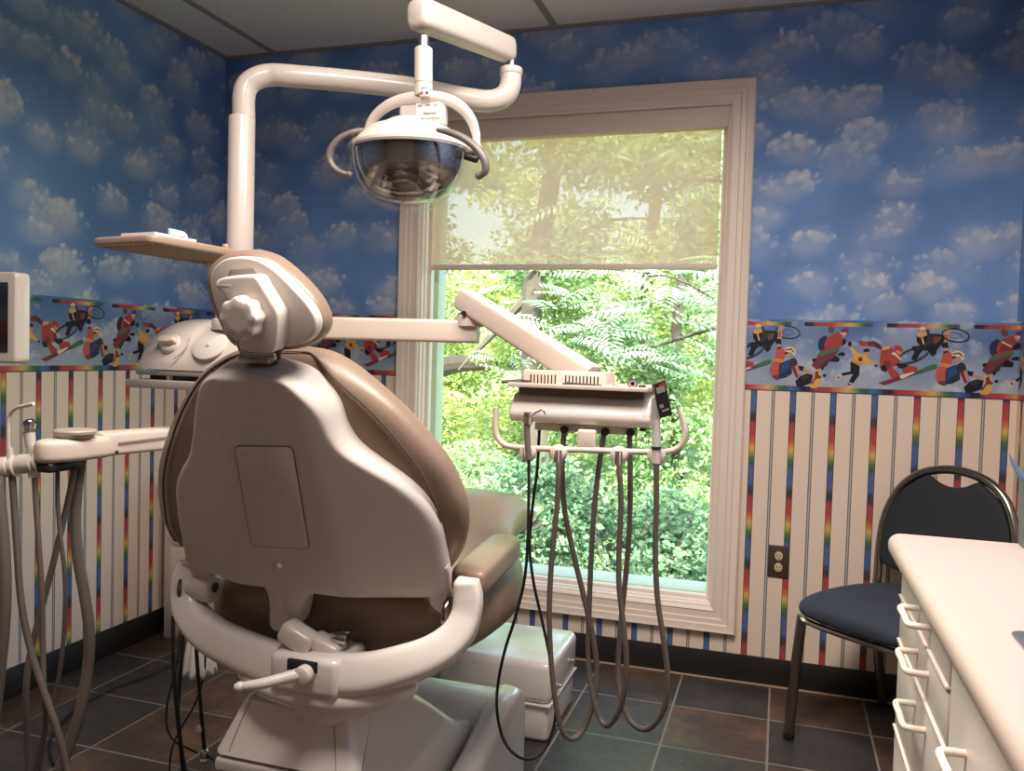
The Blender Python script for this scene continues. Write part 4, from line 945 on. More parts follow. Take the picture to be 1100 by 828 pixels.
i4 = instrument('curing_light', 'long slim instrument with clear sleeve in the rightmost holder of the delivery unit',
    [('coupling', [(-0.2267,1.648,0.9493),(-0.2274,1.648,0.9694)], [.0055, .0075], 'grey'),
     ('body', [(-0.2272,1.648,0.9621),(-0.229,1.648,1.0131),(-0.2324,1.648,1.0585),(-0.2353,1.648,1.0893)], [.0080, .0088, .0072, .0052], 'lightgrey'),
     ('collar', [(-0.2281,1.648,0.9894),(-0.2283,1.648,0.9949)], [.0098, .0098], 'black')],
    [(-0.2268,1.648,0.953),(-0.2247,1.65,0.8851),(-0.2233,1.65,0.7932),(-0.2164,1.65,0.7017),(-0.2004,1.65,0.6112),(-0.1909,1.65,0.5477),(-0.1928,1.652,0.4909),(-0.2088,1.66,0.4477),(-0.2349,1.68,0.418),(-0.2667,1.7,0.4197),(-0.2912,1.71,0.4625),(-0.3011,1.72,0.526),(-0.2983,1.72,0.6146),(-0.2919,1.72,0.713),(-0.2875,1.72,0.8105),(-0.289,1.72,0.9071),(-0.2945,1.72,1.0126)], .0056, 'hosed')
# things lying on the delivery unit
pk_ = thing('foil_packet', (-.232, 1.652, 1.06), 'dark printed packet propped upright at the right end of the instrument tray', 'packet')
pq = [(-0.239,1.63,1.1151),(-0.2143,1.63,1.125),(-0.199,1.64,1.0588),(-0.222,1.64,1.0504)]
o3 = [Vector(q) for q in pq]; nrm = (o3[1] - o3[0]).cross(o3[3] - o3[0]).normalized()
kb_ = MB(); kb_.raw([v for v in o3] + [v + nrm * .006 for v in o3], [(0, 1, 2, 3), (7, 6, 5, 4), (0, 4, 5, 1), (1, 5, 6, 2), (2, 6, 7, 3), (3, 7, 4, 0)]); kb_.build('packet_body', 'darkprint', pk_)
def on(u, v, d=-.0006):
    a = o3[0].lerp(o3[1], u); b = o3[3].lerp(o3[2], u); return a.lerp(b, v) - nrm * d * (-1 if nrm.y > 0 else 1)
sg = -1 if nrm.y > 0 else 1
def patch(u0, v0, u1, v1, m, nm):
    f = lambda u, v, d: o3[0].lerp(o3[1], u).lerp(o3[3].lerp(o3[2], u), v) + nrm * (d * sg + (.006 if sg > 0 else 0))
    MB().raw([f(u0, v0, .0002), f(u1, v0, .0002), f(u1, v1, .0002), f(u0, v1, .0002), f(u0, v0, .0006), f(u1, v0, .0006), f(u1, v1, .0006), f(u0, v1, .0006)], [(0, 1, 2, 3), (4, 5, 6, 7), (0, 4, 5, 1), (1, 5, 6, 2), (2, 6, 7, 3), (3, 7, 4, 0)]).build(nm, m, pk_)
patch(.55, .04, .95, .14, 'red', 'red_patch'); patch(.25, .12, .9, .30, 'midgrey', 'grey_patch'); patch(.2, .62, .5, .72, 'midgrey', 'print_line'); patch(.3, .78, .85, .84, 'midgrey', 'print_line')
bp_ = [Vector(q) for q in [(-0.2487,1.625,1.1077),(-0.2329,1.625,1.1155),(-0.2234,1.625,1.0478),(-0.254,1.625,1.0516)]]
bg_ = MB(); nn_ = (bp_[1] - bp_[0]).cross(bp_[3] - bp_[0]).normalized()
bg_.raw([v for v in bp_] + [v + nn_ * .003 for v in bp_], [(0, 1, 2, 3), (7, 6, 5, 4), (0, 4, 5, 1), (1, 5, 6, 2), (2, 6, 7, 3), (3, 7, 4, 0)])
bg_.build('barrier_sleeve', 'bag', i4)
zt = tz - .0005
def lay(px, py, z): return None
dp = thing('dental_pliers', (X0 + .01, Yd - .03, zt), 'dark steel hand instrument lying at the left end of the instrument tray', 'hand instrument')
MB().tube([(X0 - .022, Yd - .062, zt + .003), (X0 + .01, Yd - .045, zt + .005), (X0 + .028, Yd - .02, zt + .005)], [.003, .005, .003], 8).build('handle', 'darkmetal', dp)
MB().tube([(X0 - .012, Yd - .02, zt + .003), (X0 + .012, Yd - .035, zt + .005), (X0 + .034, Yd - .05, zt + .005)], [.003, .005, .0025], 8).build('jaw', 'darkmetal', dp)
xs = [(-0.4201,1.69,1.1043)][0][0]
pb = thing('dental_probe', (xs, Yd - .06, zt), 'thin dark probe lying across the front of the instrument tray', 'hand instrument')
MB().tube([(xs - .004, Yd - .066, zt + .005), (xs + .02, Yd - .064, zt + .004), (xs + .07, Yd - .055, zt + .003)], [.0042, .0034, .002], 8).build('handle', 'black', pb)
MB().tube([(xs + .07, Yd - .055, zt + .003), (xs + .085, Yd - .052, zt + .004), (xs + .09, Yd - .05, zt + .008)], .001, 6).build('point', 'steel', pb)
xr_ = [(-0.2888,1.7,1.1112)][0][0]
rl_ = thing('tape_roll', (xr_, Yd - .04, zt), 'small blue edged roll near the right end of the instrument tray', 'roll')
MB().lathe([(.004, -.004), (.0095, -.004), (.0095, .004), (.004, .004), (.004, -.004)], (xr_, Yd - .04, zt + .0098), (0, 1, 0), 22).build('roll_body', 'tray', rl_)
MB().tube([(xr_ + math.cos(q) * .0096, Yd - .0442, zt + .0098 + math.sin(q) * .0096) for q in [2 * PI * k / 20 for k in range(20)]], .0011, 6, sub=1, closed=True).build('roll_edge', 'blueprint', rl_)
MB().box((xr_ + .012, Yd - .05, zt), (xr_ + .026, Yd - .035, zt + .008), .003).build('loose_end', 'darkmetal', rl_)

# ------------------------------------------------------------------ pole mounted shelf, scaler and tray
mb = MB(); mb.box((-1.32, 1.77, .48), (-1.02, 1.83, .535), .008)
mb.build('mount_bracket', 'lightgrey', dl)
es = thing('equipment_shelf', (-1.24, 1.64, 1.07), 'grey slab shelf clamped to the light pole under the white dial unit', 'shelf')
MB().box((-1.392, 1.52, 1.068), (-1.06, 1.765, 1.0865), .004).build('shelf_board', 'midgrey', es)
MB().lathe([(.034, 0), (.046, 0), (.046, .05), (.034, .05)], (-1.2975, 1.8, 1.04), (0, 0, 1), 28).build('pole_clamp', 'lightgrey', es)
un = thing('scaler_unit', (-1.22, 1.64, 1.0865), 'rounded white tabletop unit with a large dial on the grey shelf', 'dental unit')
prof = spline2([(1.540, .010), (1.541, .030), (1.552, .062), (1.572, .092), (1.60, .112), (1.64, .124), (1.70, .128), (1.745, .116), (1.758, .08), (1.758, .010)], 4)
rings = []
for i in range(31):
    t = i / 30; x = -1.386 + .33 * t
    e = min(t, 1 - t) * .33; q = max(.0, 1 - e / .075); k = 1 - .62 * (1 - (1 - q * q) ** .5); kz = 1 - .55 * (1 - (1 - q * q) ** .5)
    rings.append([(x, 1.655 + (y - 1.655) * (.80 + .2 * k), 1.0965 + (z - .010) * kz + .0135) for y, z in prof])
ub_ = MB(); ub_.loft(rings); body = ub_.build('housing', 'white', un, sharp=50)
MB().box((-1.384, 1.542, 1.0965), (-1.058, 1.755, 1.1115), .004, seg=3).build('base_band', 'midgrey', un)
bt = MB(); bt.box((-1.355, 1.555, 1.0865), (-1.09, 1.74, 1.0975), .003)
bt.build('underside', 'black', un)
for x in (-1.30, -1.12): MB().cyl((x, 1.558, 1.0865), (x, 1.558, 1.097), .009, seg=14).build('foot', 'lightgrey', un)
text('Ng II  Tumesonic', .0075, (-1.345, 1.5415, 1.1045), FRONT, un, 'tealink', name='maker_name')
# the dial sits on the sloping front
dn = Vector((0, -.84, .54)).normalized()
dc = Vector((-1.298, 1.5545, 1.168))
dial = MB().lathe([(.0, .008), (.018, .0078), (.022, .005), (.024, 0), (.024, -.006)], dc, dn, 32, xdir=(1, 0, 0)).build('dial', 'white', un)
fx_ = dn.cross(Vector((1, 0, 0))).normalized()
gb = MB(); gb.loft([sring(dc + dn * d, Vector((1, 0, 0)), fx_, .0225 * k, .0085 * k, 2.8, 24) for d, k in ((.006, 1), (.018, .97), (.0215, .85), (.022, .5))])
gb.build('dial_grip', 'beige', dial)
MB().tube([dc + dn * .0012 + Vector((math.cos(q), 0, 0)) * .031 + fx_ * math.sin(q) * .031 for q in [math.radians(a) for a in (150, 165, 180, 195, 210)]], .0011, 5, sub=2).build('blue_arc', 'tealink', un)
MB().tube([dc + dn * .0006 + Vector((math.cos(q), 0, 0)) * .047 + fx_ * math.sin(q) * .047 for q in [math.radians(a) for a in (20, 5, -10, -25, -40, -55)]], [.0022, .002, .0018, .0016, .0014, .0012], 5, sub=2).build('scale_arc', 'midgrey', un)
gd = Vector((-1.195, 1.5535, 1.166))
MB().lathe([(0, .004), (.034, .004), (.0365, .0025), (.037, -.002)], gd, dn, 40, xdir=(1, 0, 0), sx=1.15).build('round_panel', 'lightface', un)
MB().lathe([(0, .0075), (.004, .007), (.0055, .0045), (.0055, .003)], gd, dn, 16, xdir=(1, 0, 0)).build('panel_button', 'lightgrey', un)
MB().lathe([(.040, -.004), (.041, .008), (.036, .018), (.031, .019), (.030, .026), (.028, .029), (0, .029)], (-1.175, 1.60, 1.212), (0, -.18, 1), 36).build('bottle_cap', 'white', un)
# the tan instrument tray, seen from below
tr = thing('instrument_tray', (-1.27, 1.56, 1.375), 'tan tray with ribbed underside jutting out left of the headrest', 'tray')
N_, R_, F_, L_ = Vector((-1.19, 1.37)), Vector((-1.165, 1.735)), Vector((-1.352, 1.752)), Vector((-1.382, 1.405))
poly = rrect([(N_.x, N_.y), (R_.x, R_.y), (F_.x, F_.y), (L_.x, L_.y)], .03, 6)
flat = (Vector((0, 0, 1.366)), Vector((1, 0, 0)), Vector((0, 1, 0)), Vector((0, 0, 1)))
MB().prism(poly, flat, 0, .017, .005, seg=3).build('tray_board', 'tray', tr)
rb = MB(); e1 = (R_ - N_).normalized(); e2 = (L_ - N_).normalized()
for i in range(12):
    p = N_ + e2 * (.012 + i * .0155)
    rb.tube([(p.x + e1.x * .02, p.y + e1.y * .02, 1.3655), (p.x + e1.x * .33, p.y + e1.y * .33, 1.3655)], .0022, 6, sub=1)
rbo = rb.build('underside_ribs', 'trayrib', tr); rbo['kind'] = 'stuff'
MB().lathe([(.033, 0), (.043, 0), (.043, .03), (.033, .03)], (-1.298, 1.8, 1.345), (0, 0, 1), 28).build('pole_clamp', 'beige', tr)
MB().box((-1.32, 1.70, 1.350), (-1.27, 1.765, 1.366), .003).build('tray_bracket', 'beige', tr)
pa = MB(); pa.prism([(-1.300, 1.405), (-1.205, 1.392), (-1.198, 1.51), (-1.293, 1.523)], (Vector((0, 0, 1.383)), Vector((1, 0, 0)), Vector((0, 1, 0)), Vector((0, 0, 1))), 0, .0075)
tag(pa.build('folded_paper', 'paper', at=(-1.26, 1.5, 1.383)), 'folded white paper lying on top of the tan tray', 'paper')
mt = MB(); mt.loft([sring((-1.213 + a, 1.47, 1.383 + h), (1, 0, 0), (0, 1, 0), w_, .022, 3, 20) for h, a, w_ in ((.0076, 0, .014), (.014, .0, .013), (.020, -.003, .008), (.023, -.006, .003))])
tag(mt.build('mint_clip', 'mint', at=(-1.213, 1.47, 1.383)), 'small pale mint plastic piece standing on the paper on the tan tray', 'clip')
for k, px in enumerate((-1.192, -1.172)):
    kn = MB(); kn.lathe([(0, .011), (.006, .010), (.008, .006), (.008, 0)], (px, 1.60 + .1 * k, 1.383), (0, 0, 1), 16); kn.build('tray_knob', 'tray', tr)

# ------------------------------------------------------------------ assistant's arm with suction instruments
aa = thing('assistant_arm', (-1.297, 1.8, .94), 'beige assistant arm with round disc reaching left from the chair', 'instrument arm')
MB().lathe([(.033, -.035), (.046, -.032), (.046, .032), (.033, .035)], (-1.297, 1.8, .95), (0, 0, 1), 28).build('pole_hub', 'beige', aa)
p0 = Vector((-1.300, 1.76, .952)); p1 = Vector((-1.300, 1.335, .9635)); ax = (p1 - p0).normalized(); sd = ax.cross(Vector((0, 0, 1))).normalized(); L = (p1 - p0).length
am = MB(); am.loft([sring(p0 + ax * d, sd, Vector((0, 0, 1)), .030, .024 * k, 6, 32) for d, k in ((0, .9), (.004, 1), (L - .002, 1), (L, .95))]); am.build('arm_beam', 'beige', aa, sharp=35)
MB().box((-1.268, 1.37, .963), (-1.2655, 1.74, .967), .001).build('beam_groove', 'midgrey', aa)
ns = spline2([(-1.264, 1.35), (-1.264, 1.30), (-1.268, 1.26), (-1.285, 1.225), (-1.305, 1.212), (-1.325, 1.222), (-1.336, 1.26), (-1.338, 1.30), (-1.338, 1.35)], 4) 
MB().prism(ns, (Vector((0, 0, .938)), Vector((1, 0, 0)), Vector((0, 1, 0)), Vector((0, 0, 1))), 0, .044, .012, seg=4).build('arm_head', 'beige', aa, sharp=60)
MB().box((-1.334, 1.222, .920), (-1.288, 1.30, .9395), .006, seg=3).build('arm_pivot', 'black', aa)
MB().lathe([(.0, .012), (.036, .012), (.0385, .009), (.0375, .004), (.034, .003), (.032, -.003), (0, -.003)], (-1.292, 1.285, .986), (0, 0, 1), 36).build('round_disc', 'disc', aa)
MB().cyl((-1.2645, 1.36, .948), (-1.2605, 1.36, .948), .003, seg=10).build('set_screw', 'black', aa)
hp_ = [(-1.388,1.22,0.9296),(-1.35,1.235,0.9358),(-1.3255,1.25,0.9393)]
MB().tube([Vector(hp_[0]) + (Vector(hp_[0]) - Vector(hp_[1])) * 1.6, hp_[0], hp_[1], hp_[2]], .009, 14, sub=2).build('holder_rail', 'beige', aa)
hdv = (Vector(hp_[1]) - Vector(hp_[0])).normalized()
for (c, w_) in ((Vector([(-1.3856,1.21,0.9275)][0]), .0195), (Vector([(-1.3459,1.225,0.9355)][0]), .0190)):
    MB().lathe([(.008, -.020), (.0145, -.019), (w_, -.010), (w_, .010), (.0135, .012), (.0135, .017), (w_ + .0015, .0185), (w_ + .0015, .023), (.008, .024)], c, hdv, 26).build('holder', 'white', aa, sharp=40)
def suction(name, label, parts, hose, hr, m='hose'):
    t = thing(name, parts[0][1][0], label, 'suction instrument')
    for nm, pts, r, mm in parts: MB().tube(pts, r, 14, sub=5).build(nm, mm, t)
    e = Vector(hose[-1])
    hose = list(hose) + [(e.x + .01, e.y + .07, e.z * .5), (e.x + .04, e.y + .17, hr + .02), (e.x + .10, e.y + .30, hr + .002), (e.x + .17, e.y + .40, hr + .001)]
    if hose: MB().tube(hose, hr, 12, sub=7).build('hose', m, t)
    return t
suction('saliva_ejector', 'bent white saliva ejector tube in the holder at the left edge', [
    ('tip_tube', [(-1.3768,1.214,0.9575),(-1.3792,1.214,0.9837),(-1.3794,1.214,1.0047),(-1.3773,1.214,1.0224),(-1.3683,1.214,1.0351),(-1.3526,1.214,1.0419),(-1.3347,1.214,1.0454)], [.0036] * 7, 'white'),
    ('tip', [(-1.3369,1.214,1.0453),(-1.328,1.214,1.0474),(-1.3191,1.214,1.0496)], [.0042, .0046, .0036], 'white'),
    ('valve_body', [(-1.3764,1.214,0.91),(-1.3766,1.214,0.9311),(-1.3745,1.214,0.9559),(-1.3746,1.214,0.9647)], [.0075, .0085, .0062, .0045], 'lightgrey')],
    [(-1.3696,1.214,0.9123),(-1.3647,1.214,0.8616),(-1.3573,1.214,0.7829),(-1.3474,1.214,0.6867),(-1.3264,1.214,0.6008),(-1.2878,1.21,0.5194),(-1.2563,1.21,0.454),(-1.2394,1.22,0.3679),(-1.2255,1.22,0.2962)], .0064)
suction('suction_handpiece', 'chrome topped suction handpiece upright in its holder beside the arm head', [
    ('valve_body', [(-1.3342,1.229,0.9093),(-1.3367,1.229,0.9321),(-1.3392,1.229,0.9583),(-1.3439,1.229,0.9845),(-1.3463,1.229,1.0019)], [.0085, .0095, .0088, .0098, .0112], 'lightgrey'),
    ('chrome_head', [(-1.3451,1.229,0.9949),(-1.3463,1.229,1.0072),(-1.3475,1.229,1.0142),(-1.3487,1.229,1.0176)], [.0115, .0128, .0115, .006], 'chrome')],
    [(-1.332,1.229,0.9113),(-1.327,1.229,0.8535),(-1.3195,1.229,0.7746),(-1.3119,1.229,0.6868),(-1.3089,1.229,0.5983),(-1.2962,1.22,0.5143),(-1.2913,1.22,0.4618),(-1.3028,1.225,0.4042),(-1.3211,1.23,0.341),(-1.3296,1.23,0.2705)], .0052)
suction('air_water_hose', 'thin grey hose hanging from the black pivot of the assistant arm, crossing the thicker ones', [('fitting', [(-1.3193,1.27,0.9428),(-1.3191,1.27,0.9248)], [.006, .005], 'black')],
    [(-1.3192,1.27,0.9284),(-1.3186,1.27,0.8744),(-1.3133,1.27,0.8026),(-1.3012,1.27,0.7314),(-1.2982,1.27,0.6593),(-1.3041,1.27,0.5675),(-1.3192,1.27,0.4828),(-1.3409,1.265,0.4077),(-1.3581,1.26,0.3274),(-1.3714,1.26,0.2467)], .0042, 'hosedark')
suction('air_water_hose', 'medium grey hose swinging left from under the assistant arm', [('fitting', [(-1.309,1.3,0.9438),(-1.3088,1.3,0.9255)], [.007, .006], 'grey')],
    [(-1.3088,1.3,0.9292),(-1.3175,1.3,0.8791),(-1.3352,1.3,0.8132),(-1.3518,1.29,0.7213),(-1.3707,1.28,0.6292),(-1.385,1.27,0.5471),(-1.3828,1.26,0.4769),(-1.3798,1.26,0.394),(-1.3744,1.26,0.3207),(-1.3691,1.26,0.2472)], .0062)
suction('vacuum_hose', 'thickest ribbed grey vacuum hose hanging in a curve under the assistant arm', [('fitting', [(-1.3129,1.32,0.9451),(-1.3127,1.32,0.9266)], [.012, .0105], 'grey')],
    [(-1.3128,1.32,0.934),(-1.3214,1.32,0.8759),(-1.3253,1.32,0.8105),(-1.3175,1.32,0.7366),(-1.3004,1.32,0.6637),(-1.288,1.32,0.5905),(-1.2917,1.32,0.515),(-1.2994,1.31,0.4331),(-1.3188,1.3,0.3589),(-1.3383,1.29,0.3036),(-1.3553,1.28,0.2395)], .0108)
suction('vacuum_hose', 'thick grey hose running down along the left edge of the photo', [('fitting', [(-1.3806,1.19,0.9129),(-1.3782,1.19,0.8905)], [.012, .011], 'grey')],
    [(-1.3783,1.19,0.8992),(-1.3688,1.19,0.8304),(-1.3615,1.19,0.7614),(-1.3588,1.19,0.6918),(-1.3628,1.19,0.6212),(-1.3713,1.19,0.5496),(-1.3821,1.19,0.4594),(-1.3952,1.19,0.3501)], .0118)

# ------------------------------------------------------------------ wall monitor at the left edge
mo = thing('wall_monitor', (-2.02, 1.66, 1.22), 'white framed monitor with a dark screen at the left edge of the photo', 'monitor')
q = [(-1.7971,1.6,1.3331),(-1.7953,1.6,1.1072)]
xr = q[0][0]; zt_, zb_ = q[0][2], q[1][2]
mp = rrect([(xr - .40, zb_ - .002), (xr, zb_), (xr, zt_), (xr - .40, zt_ - .002)], .016, 6)
FW = (Vector((0, 1.6, 0)), Vector((1, 0, 0)), Vector((0, 0, 1)), Vector((0, -1, 0)))
MB().prism(mp, FW, -.045, 0, .007, seg=3).build('monitor_case', 'white', mo, sharp=60)
MB().prism(rrect([(xr - .378, zb_ + .026), (xr - .024, zb_ + .026), (xr - .024, zt_ - .026), (xr - .378, zt_ - .026)], .004, 3), FW, -.004, .0008).build('screen', 'screen', mo)
ma = MB(); ma.box((-2.10, 1.645, 1.19), (-2.02, 1.70, 1.25), .006).box((-2.351, 1.70, 1.195), (-2.04, 1.74, 1.245), .008)
ma.build('wall_arm', 'beige', mo)

# ------------------------------------------------------------------ corner cabinet behind the chair
ca = thing('drawer_cabinet', (-2.07, 2.92, 0), 'low off white cabinet in the far corner behind the dental chair', 'cabinet')
MB().box((-2.300, 2.735, .0), (-1.93, 3.11, .60), .002).build('cabinet_body', 'lamin', ca)
MB().box((-2.310, 2.715, .60), (-1.92, 3.12, .622), .004).build('cabinet_top', 'lamin', ca)
for z0, z1 in ((.02, .372), (.378, .59)):
    d = MB().box((-2.262, 2.722, z0), (-1.940, 2.7355, z1), .003).build('drawer', 'lamin', ca)
    MB().box((-2.12, 2.700, z1 - .05), (-2.03, 2.7225, z1 - .038), .004).build('drawer_pull', 'pull', d)

# ------------------------------------------------------------------ cords under the chair
def cord(label, pts, r, m='cord', name='power_cord', group=None, cat='cord'):
    o = MB().tube(pts, r, 8, sub=7).build(name, m, None, at=pts[0])
    return tag(o, label, cat, group)
cord('leftmost thick black cord dropping straight below the left end of the chair yoke', [(-1.3605,1.65,0.5186),(-1.3591,1.65,0.4332),(-1.3523,1.65,0.3438),(-1.3401,1.65,0.2553),(-1.325,1.65,0.1491),(-1.3071,1.65,0.0344)] , .0052)
cord('second thick black cord dropping beside the leftmost one below the chair yoke', [(-1.3364,1.66,0.5051),(-1.3405,1.66,0.4324),(-1.3472,1.66,0.3522),(-1.3513,1.66,0.272),(-1.3421,1.66,0.2052),(-1.3277,1.66,0.1439),(-1.307,1.66,0.0292)] , .0046)
cord('thin black cord looping left around the thick cords below the chair yoke', [(-1.3795,1.7,0.4877),(-1.3838,1.7,0.4131),(-1.3992,1.7,0.3412),(-1.4148,1.7,0.2804),(-1.4168,1.7,0.2263),(-1.3967,1.7,0.1898),(-1.3579,1.7,0.1778),(-1.325,1.7,0.1696)] , .0028)
hcx_ = cord('black cord hanging with a pale clip and metal end near the white plastic cover', [(-1.2577,1.6,0.5503),(-1.2536,1.6,0.4644),(-1.2445,1.6,0.379),(-1.2356,1.6,0.3044),(-1.2281,1.6,0.2383)] , .0044)
c_ = Vector([(-1.2404,1.6,0.2863)][0]); MB().box(c_ - Vector((.008, .007, .006)), c_ + Vector((.008, .007, .006)), .002).build('cord_clip', 'paper', hcx_)
c_ = Vector([(-1.2278,1.6,0.2253)][0]); k_ = MB(); k_.lathe([(.004, .016), (.009, .012), (.011, .004), (.008, -.004), (.010, -.010), (.006, -.016)], c_, (0, 0, 1), 14); k_.build('cord_connector', 'chrome', hcx_)
cord('dark blue thin cord swinging down to the left behind the clipped cord', [(-1.3208,1.72,0.4383),(-1.3248,1.72,0.3565),(-1.3482,1.72,0.283),(-1.3858,1.72,0.2183),(-1.4156,1.72,0.1588),(-1.4231,1.72,0.0934),(-1.4219,1.72,0.0221)] , .0026, mat('dark blue cord', rgb(30, 36, 56), .5))
cord('short black cord trailing right from the metal connector below the chair', [(-1.2215,1.6,0.2264),(-1.1811,1.58,0.2298),(-1.1415,1.56,0.2293),(-1.1072,1.54,0.2159)] , .003)
fl = [(-2.0639,2.5164,0.006),(-2.0696,2.4366,0.006),(-2.0809,2.3581,0.006),(-2.1027,2.2617,0.006),(-2.1012,2.1716,0.006),(-2.0784,2.073,0.006),(-2.0419,1.9804,0.006),(-2.0027,1.9158,0.006),(-1.9538,1.8596,0.006),(-1.8739,1.7964,0.006),(-1.7882,1.7419,0.006)]
cord('thin black cord lying on the tile floor along the left wall', [(fl[0][0] + .03, fl[0][1] + .05, .006)] + fl, .0042)
wc = Vector([(-1.3534,1.74,0.4697)][0]); zt2 = [(-1.3514,1.74,0.3525)][0][2]
rg = []; 
for t in (0, .15, .4, .7, .92, 1):
    rg.append([(wc.x + math.cos(a) * (.022 + .017 * t ** .8) * (1 + .11 * t * math.cos(a * 9)), wc.y + math.sin(a) * (.022 + .017 * t ** .8) * (1 + .11 * t * math.cos(a * 9)), wc.z + .02 - (wc.z + .02 - zt2) * t + (-.006 * math.cos(a * 9) * t * t)) for a in [2 * PI * k / 84 for k in range(84)]])
wb = MB(); wb.loft(rg)
tag(wb.build('plastic_cover', 'bagwhite', at=(wc.x, wc.y, zt2), sharp=180), 'white scalloped plastic cover hanging below the left side of the chair', 'plastic cover')

# ------------------------------------------------------------------ navy guest chair
A0 = Vector((.066, 2.72, 0)); B0 = Vector((.372, 3.093, 0)); Fd = (A0 - B0).normalized(); Sd = Vector((-Fd.y, Fd.x, 0)); Zd = Vector((0, 0, 1)); WD = .43
gc = thing('guest_chair', (B0 + Fd * .25 + Sd * (WD / 2))[:], 'navy padded stacking chair with dark metal frame by the right wall', 'chair')
def G(s, f, z): return B0 + Sd * s + Fd * f + Zd * z
st = smoothrow([[.045, .13, .425, .012], [.055, .17, .425, .026], [.09, .195, .425, .036], [.20, .215, .428, .042], [.33, .222, .428, .043], [.43, .215, .425, .040], [.49, .195, .422, .032], [.515, .165, .42, .022], [.522, .13, .418, .010]], 4)
MB().loft([sring(G(WD / 2, f, z), Sd, Zd, h, b, 2.8, 36) for f, h, z, b in st]).build('seat', 'navy', gc, sharp=60)
rim = [G(WD / 2 + x, f, .385) for x, f in ((-.205, .10), (-.215, .22), (-.212, .38), (-.19, .475), (-.12, .505), (0, .51), (.12, .505), (.19, .475), (.212, .38), (.215, .22), (.205, .10), (.1, .065), (-.1, .065))]
MB().tube(rim, .0095, 10, sub=4, closed=True).build('seat_rim', 'chrome', gc)
for s in (0, WD):
    k = .012 if s == 0 else -.012
    lg = MB(); lg.tube([G(s, .487, .018), G(s + k * .3, .475, .20), G(s + k, .462, .385)], .0160, 16, sub=3, sq=3.2)
    l_ = lg.build('leg', 'darkmetal', gc)
    fb_ = MB(); fb_.cyl(G(s, .488, .004), G(s, .486, .026), .0178, seg=14); fb_.build('leg_cap', 'black', l_)
    gl = MB(); gl.lathe([(0, 0), (.010, 0), (.011, .004), (.006, .006)], G(s, .4885, 0), (0, 0, 1), 16); gl.build('glide', 'chrome', l_)
    lg = MB(); lg.tube([G(s, .004, .018), G(s + k * .3, .05, .20), G(s + k, .095, .385)], .0150, 16, sub=3, sq=3.2)
    l_ = lg.build('leg', 'darkmetal', gc)
    fb_ = MB(); fb_.cyl(G(s, .002, .0), G(s, .006, .024), .0168, seg=14); fb_.build('leg_cap', 'black', l_)
def bk(s, z): return G(WD / 2 + s, .10 - (z - .385) * .20, z)
arch = [bk(-.198, .385), bk(-.203, .47), bk(-.212, .56), bk(-.212, .64), bk(-.196, .71), bk(-.160, .775), (bk(-.095, .822)), bk(0, .840), bk(.095, .822), bk(.160, .775), bk(.196, .71), bk(.212, .64), bk(.212, .56), bk(.203, .47), bk(.198, .385)]
MB().tube(arch, .0140, 16, sub=5).build('back_frame', 'darkmetal', gc)
pad = [(-.19, .515), (-.200, .56), (-.201, .64), (-.186, .704), (-.152, .762), (-.092, .808), (-.075, .812), (-.045, .795), (0, .786), (.045, .795), (.075, .812), (.092, .808), (.152, .762), (.186, .704), (.201, .64), (.200, .56), (.19, .515), (.12, .500), (0, .495), (-.12, .500)]
v_ = Vector((0, 0, 1)) - Fd * .20; L_v = v_.length
o_ = bk(0, 0)
slab(spline2(pad, 3, True), (o_, Sd, v_, Fd), -.010, .020, .009).build('back_pad', 'navyback', gc, sharp=60)

# ------------------------------------------------------------------ counter run along the right wall
c1 = thing('base_cabinet', (.47, 1.375, 0), 'off white drawer cabinet under the far end of the counter', 'cabinet')
MB().box((.222, 1.150, .09), (XR - .002, 1.605, .828), .002).build('cabinet_body', 'lamin', c1)
MB().box((.27, 1.150, 0), (XR - .002, 1.58, .09)).build('toe_kick', 'lamin', c1)
def pull(x, y0, y1, z, parent):
    MB().tube([(x + .002, y1, z), (x - .018, y1 - .001, z), (x - .028, y1 - .008, z), (x - .028, (y0 + y1) / 2, z), (x - .028, y0 + .008, z), (x - .018, y0 + .001, z), (x + .002, y0, z)], .0050, 12, sub=4).build('drawer_pull', 'pull', parent)
for z0, z1, zp in ((.768, .826, .800), (.691, .760, .733), (.538, .682, .653), (.10, .529, .49)):
    d = MB().box((.213, 1.156, z0), (.2225, 1.600, z1), .002).build('drawer', 'lamin', c1)
    pull(.213, 1.298, 1.396, zp, d)
    if z0 > .2: MB().box((.209, 1.156, z0 - .0035), (.2225, 1.598, z0 + .001), .001).build('lit_edge_strip', 'litedge', d)  # added pale strip: paints the lit edge along the drawer gap
c2 = thing('base_cabinet', (.47, .70, 0), 'off white cabinet with one pull under the sink end of the counter', 'cabinet')
MB().box((.222, .25, .09), (XR - .002, 1.148, .69), .002).box((.222, .25, .685), (.245, 1.148, .828), .002).box((.68, .25, .685), (XR - .002, 1.148, .828), .002).build('cabinet_body', 'lamin', c2)
MB().box((.27, .25, 0), (XR - .002, 1.148, .09)).build('toe_kick', 'lamin', c2)
for y0, y1 in ((.70, 1.143), (.255, .695)):
    d = MB().box((.213, y0, .10), (.2225, y1, .822), .002).build('door', 'lamin', c2)
    pull(.213, y1 - .20, y1 - .10, .735, d)
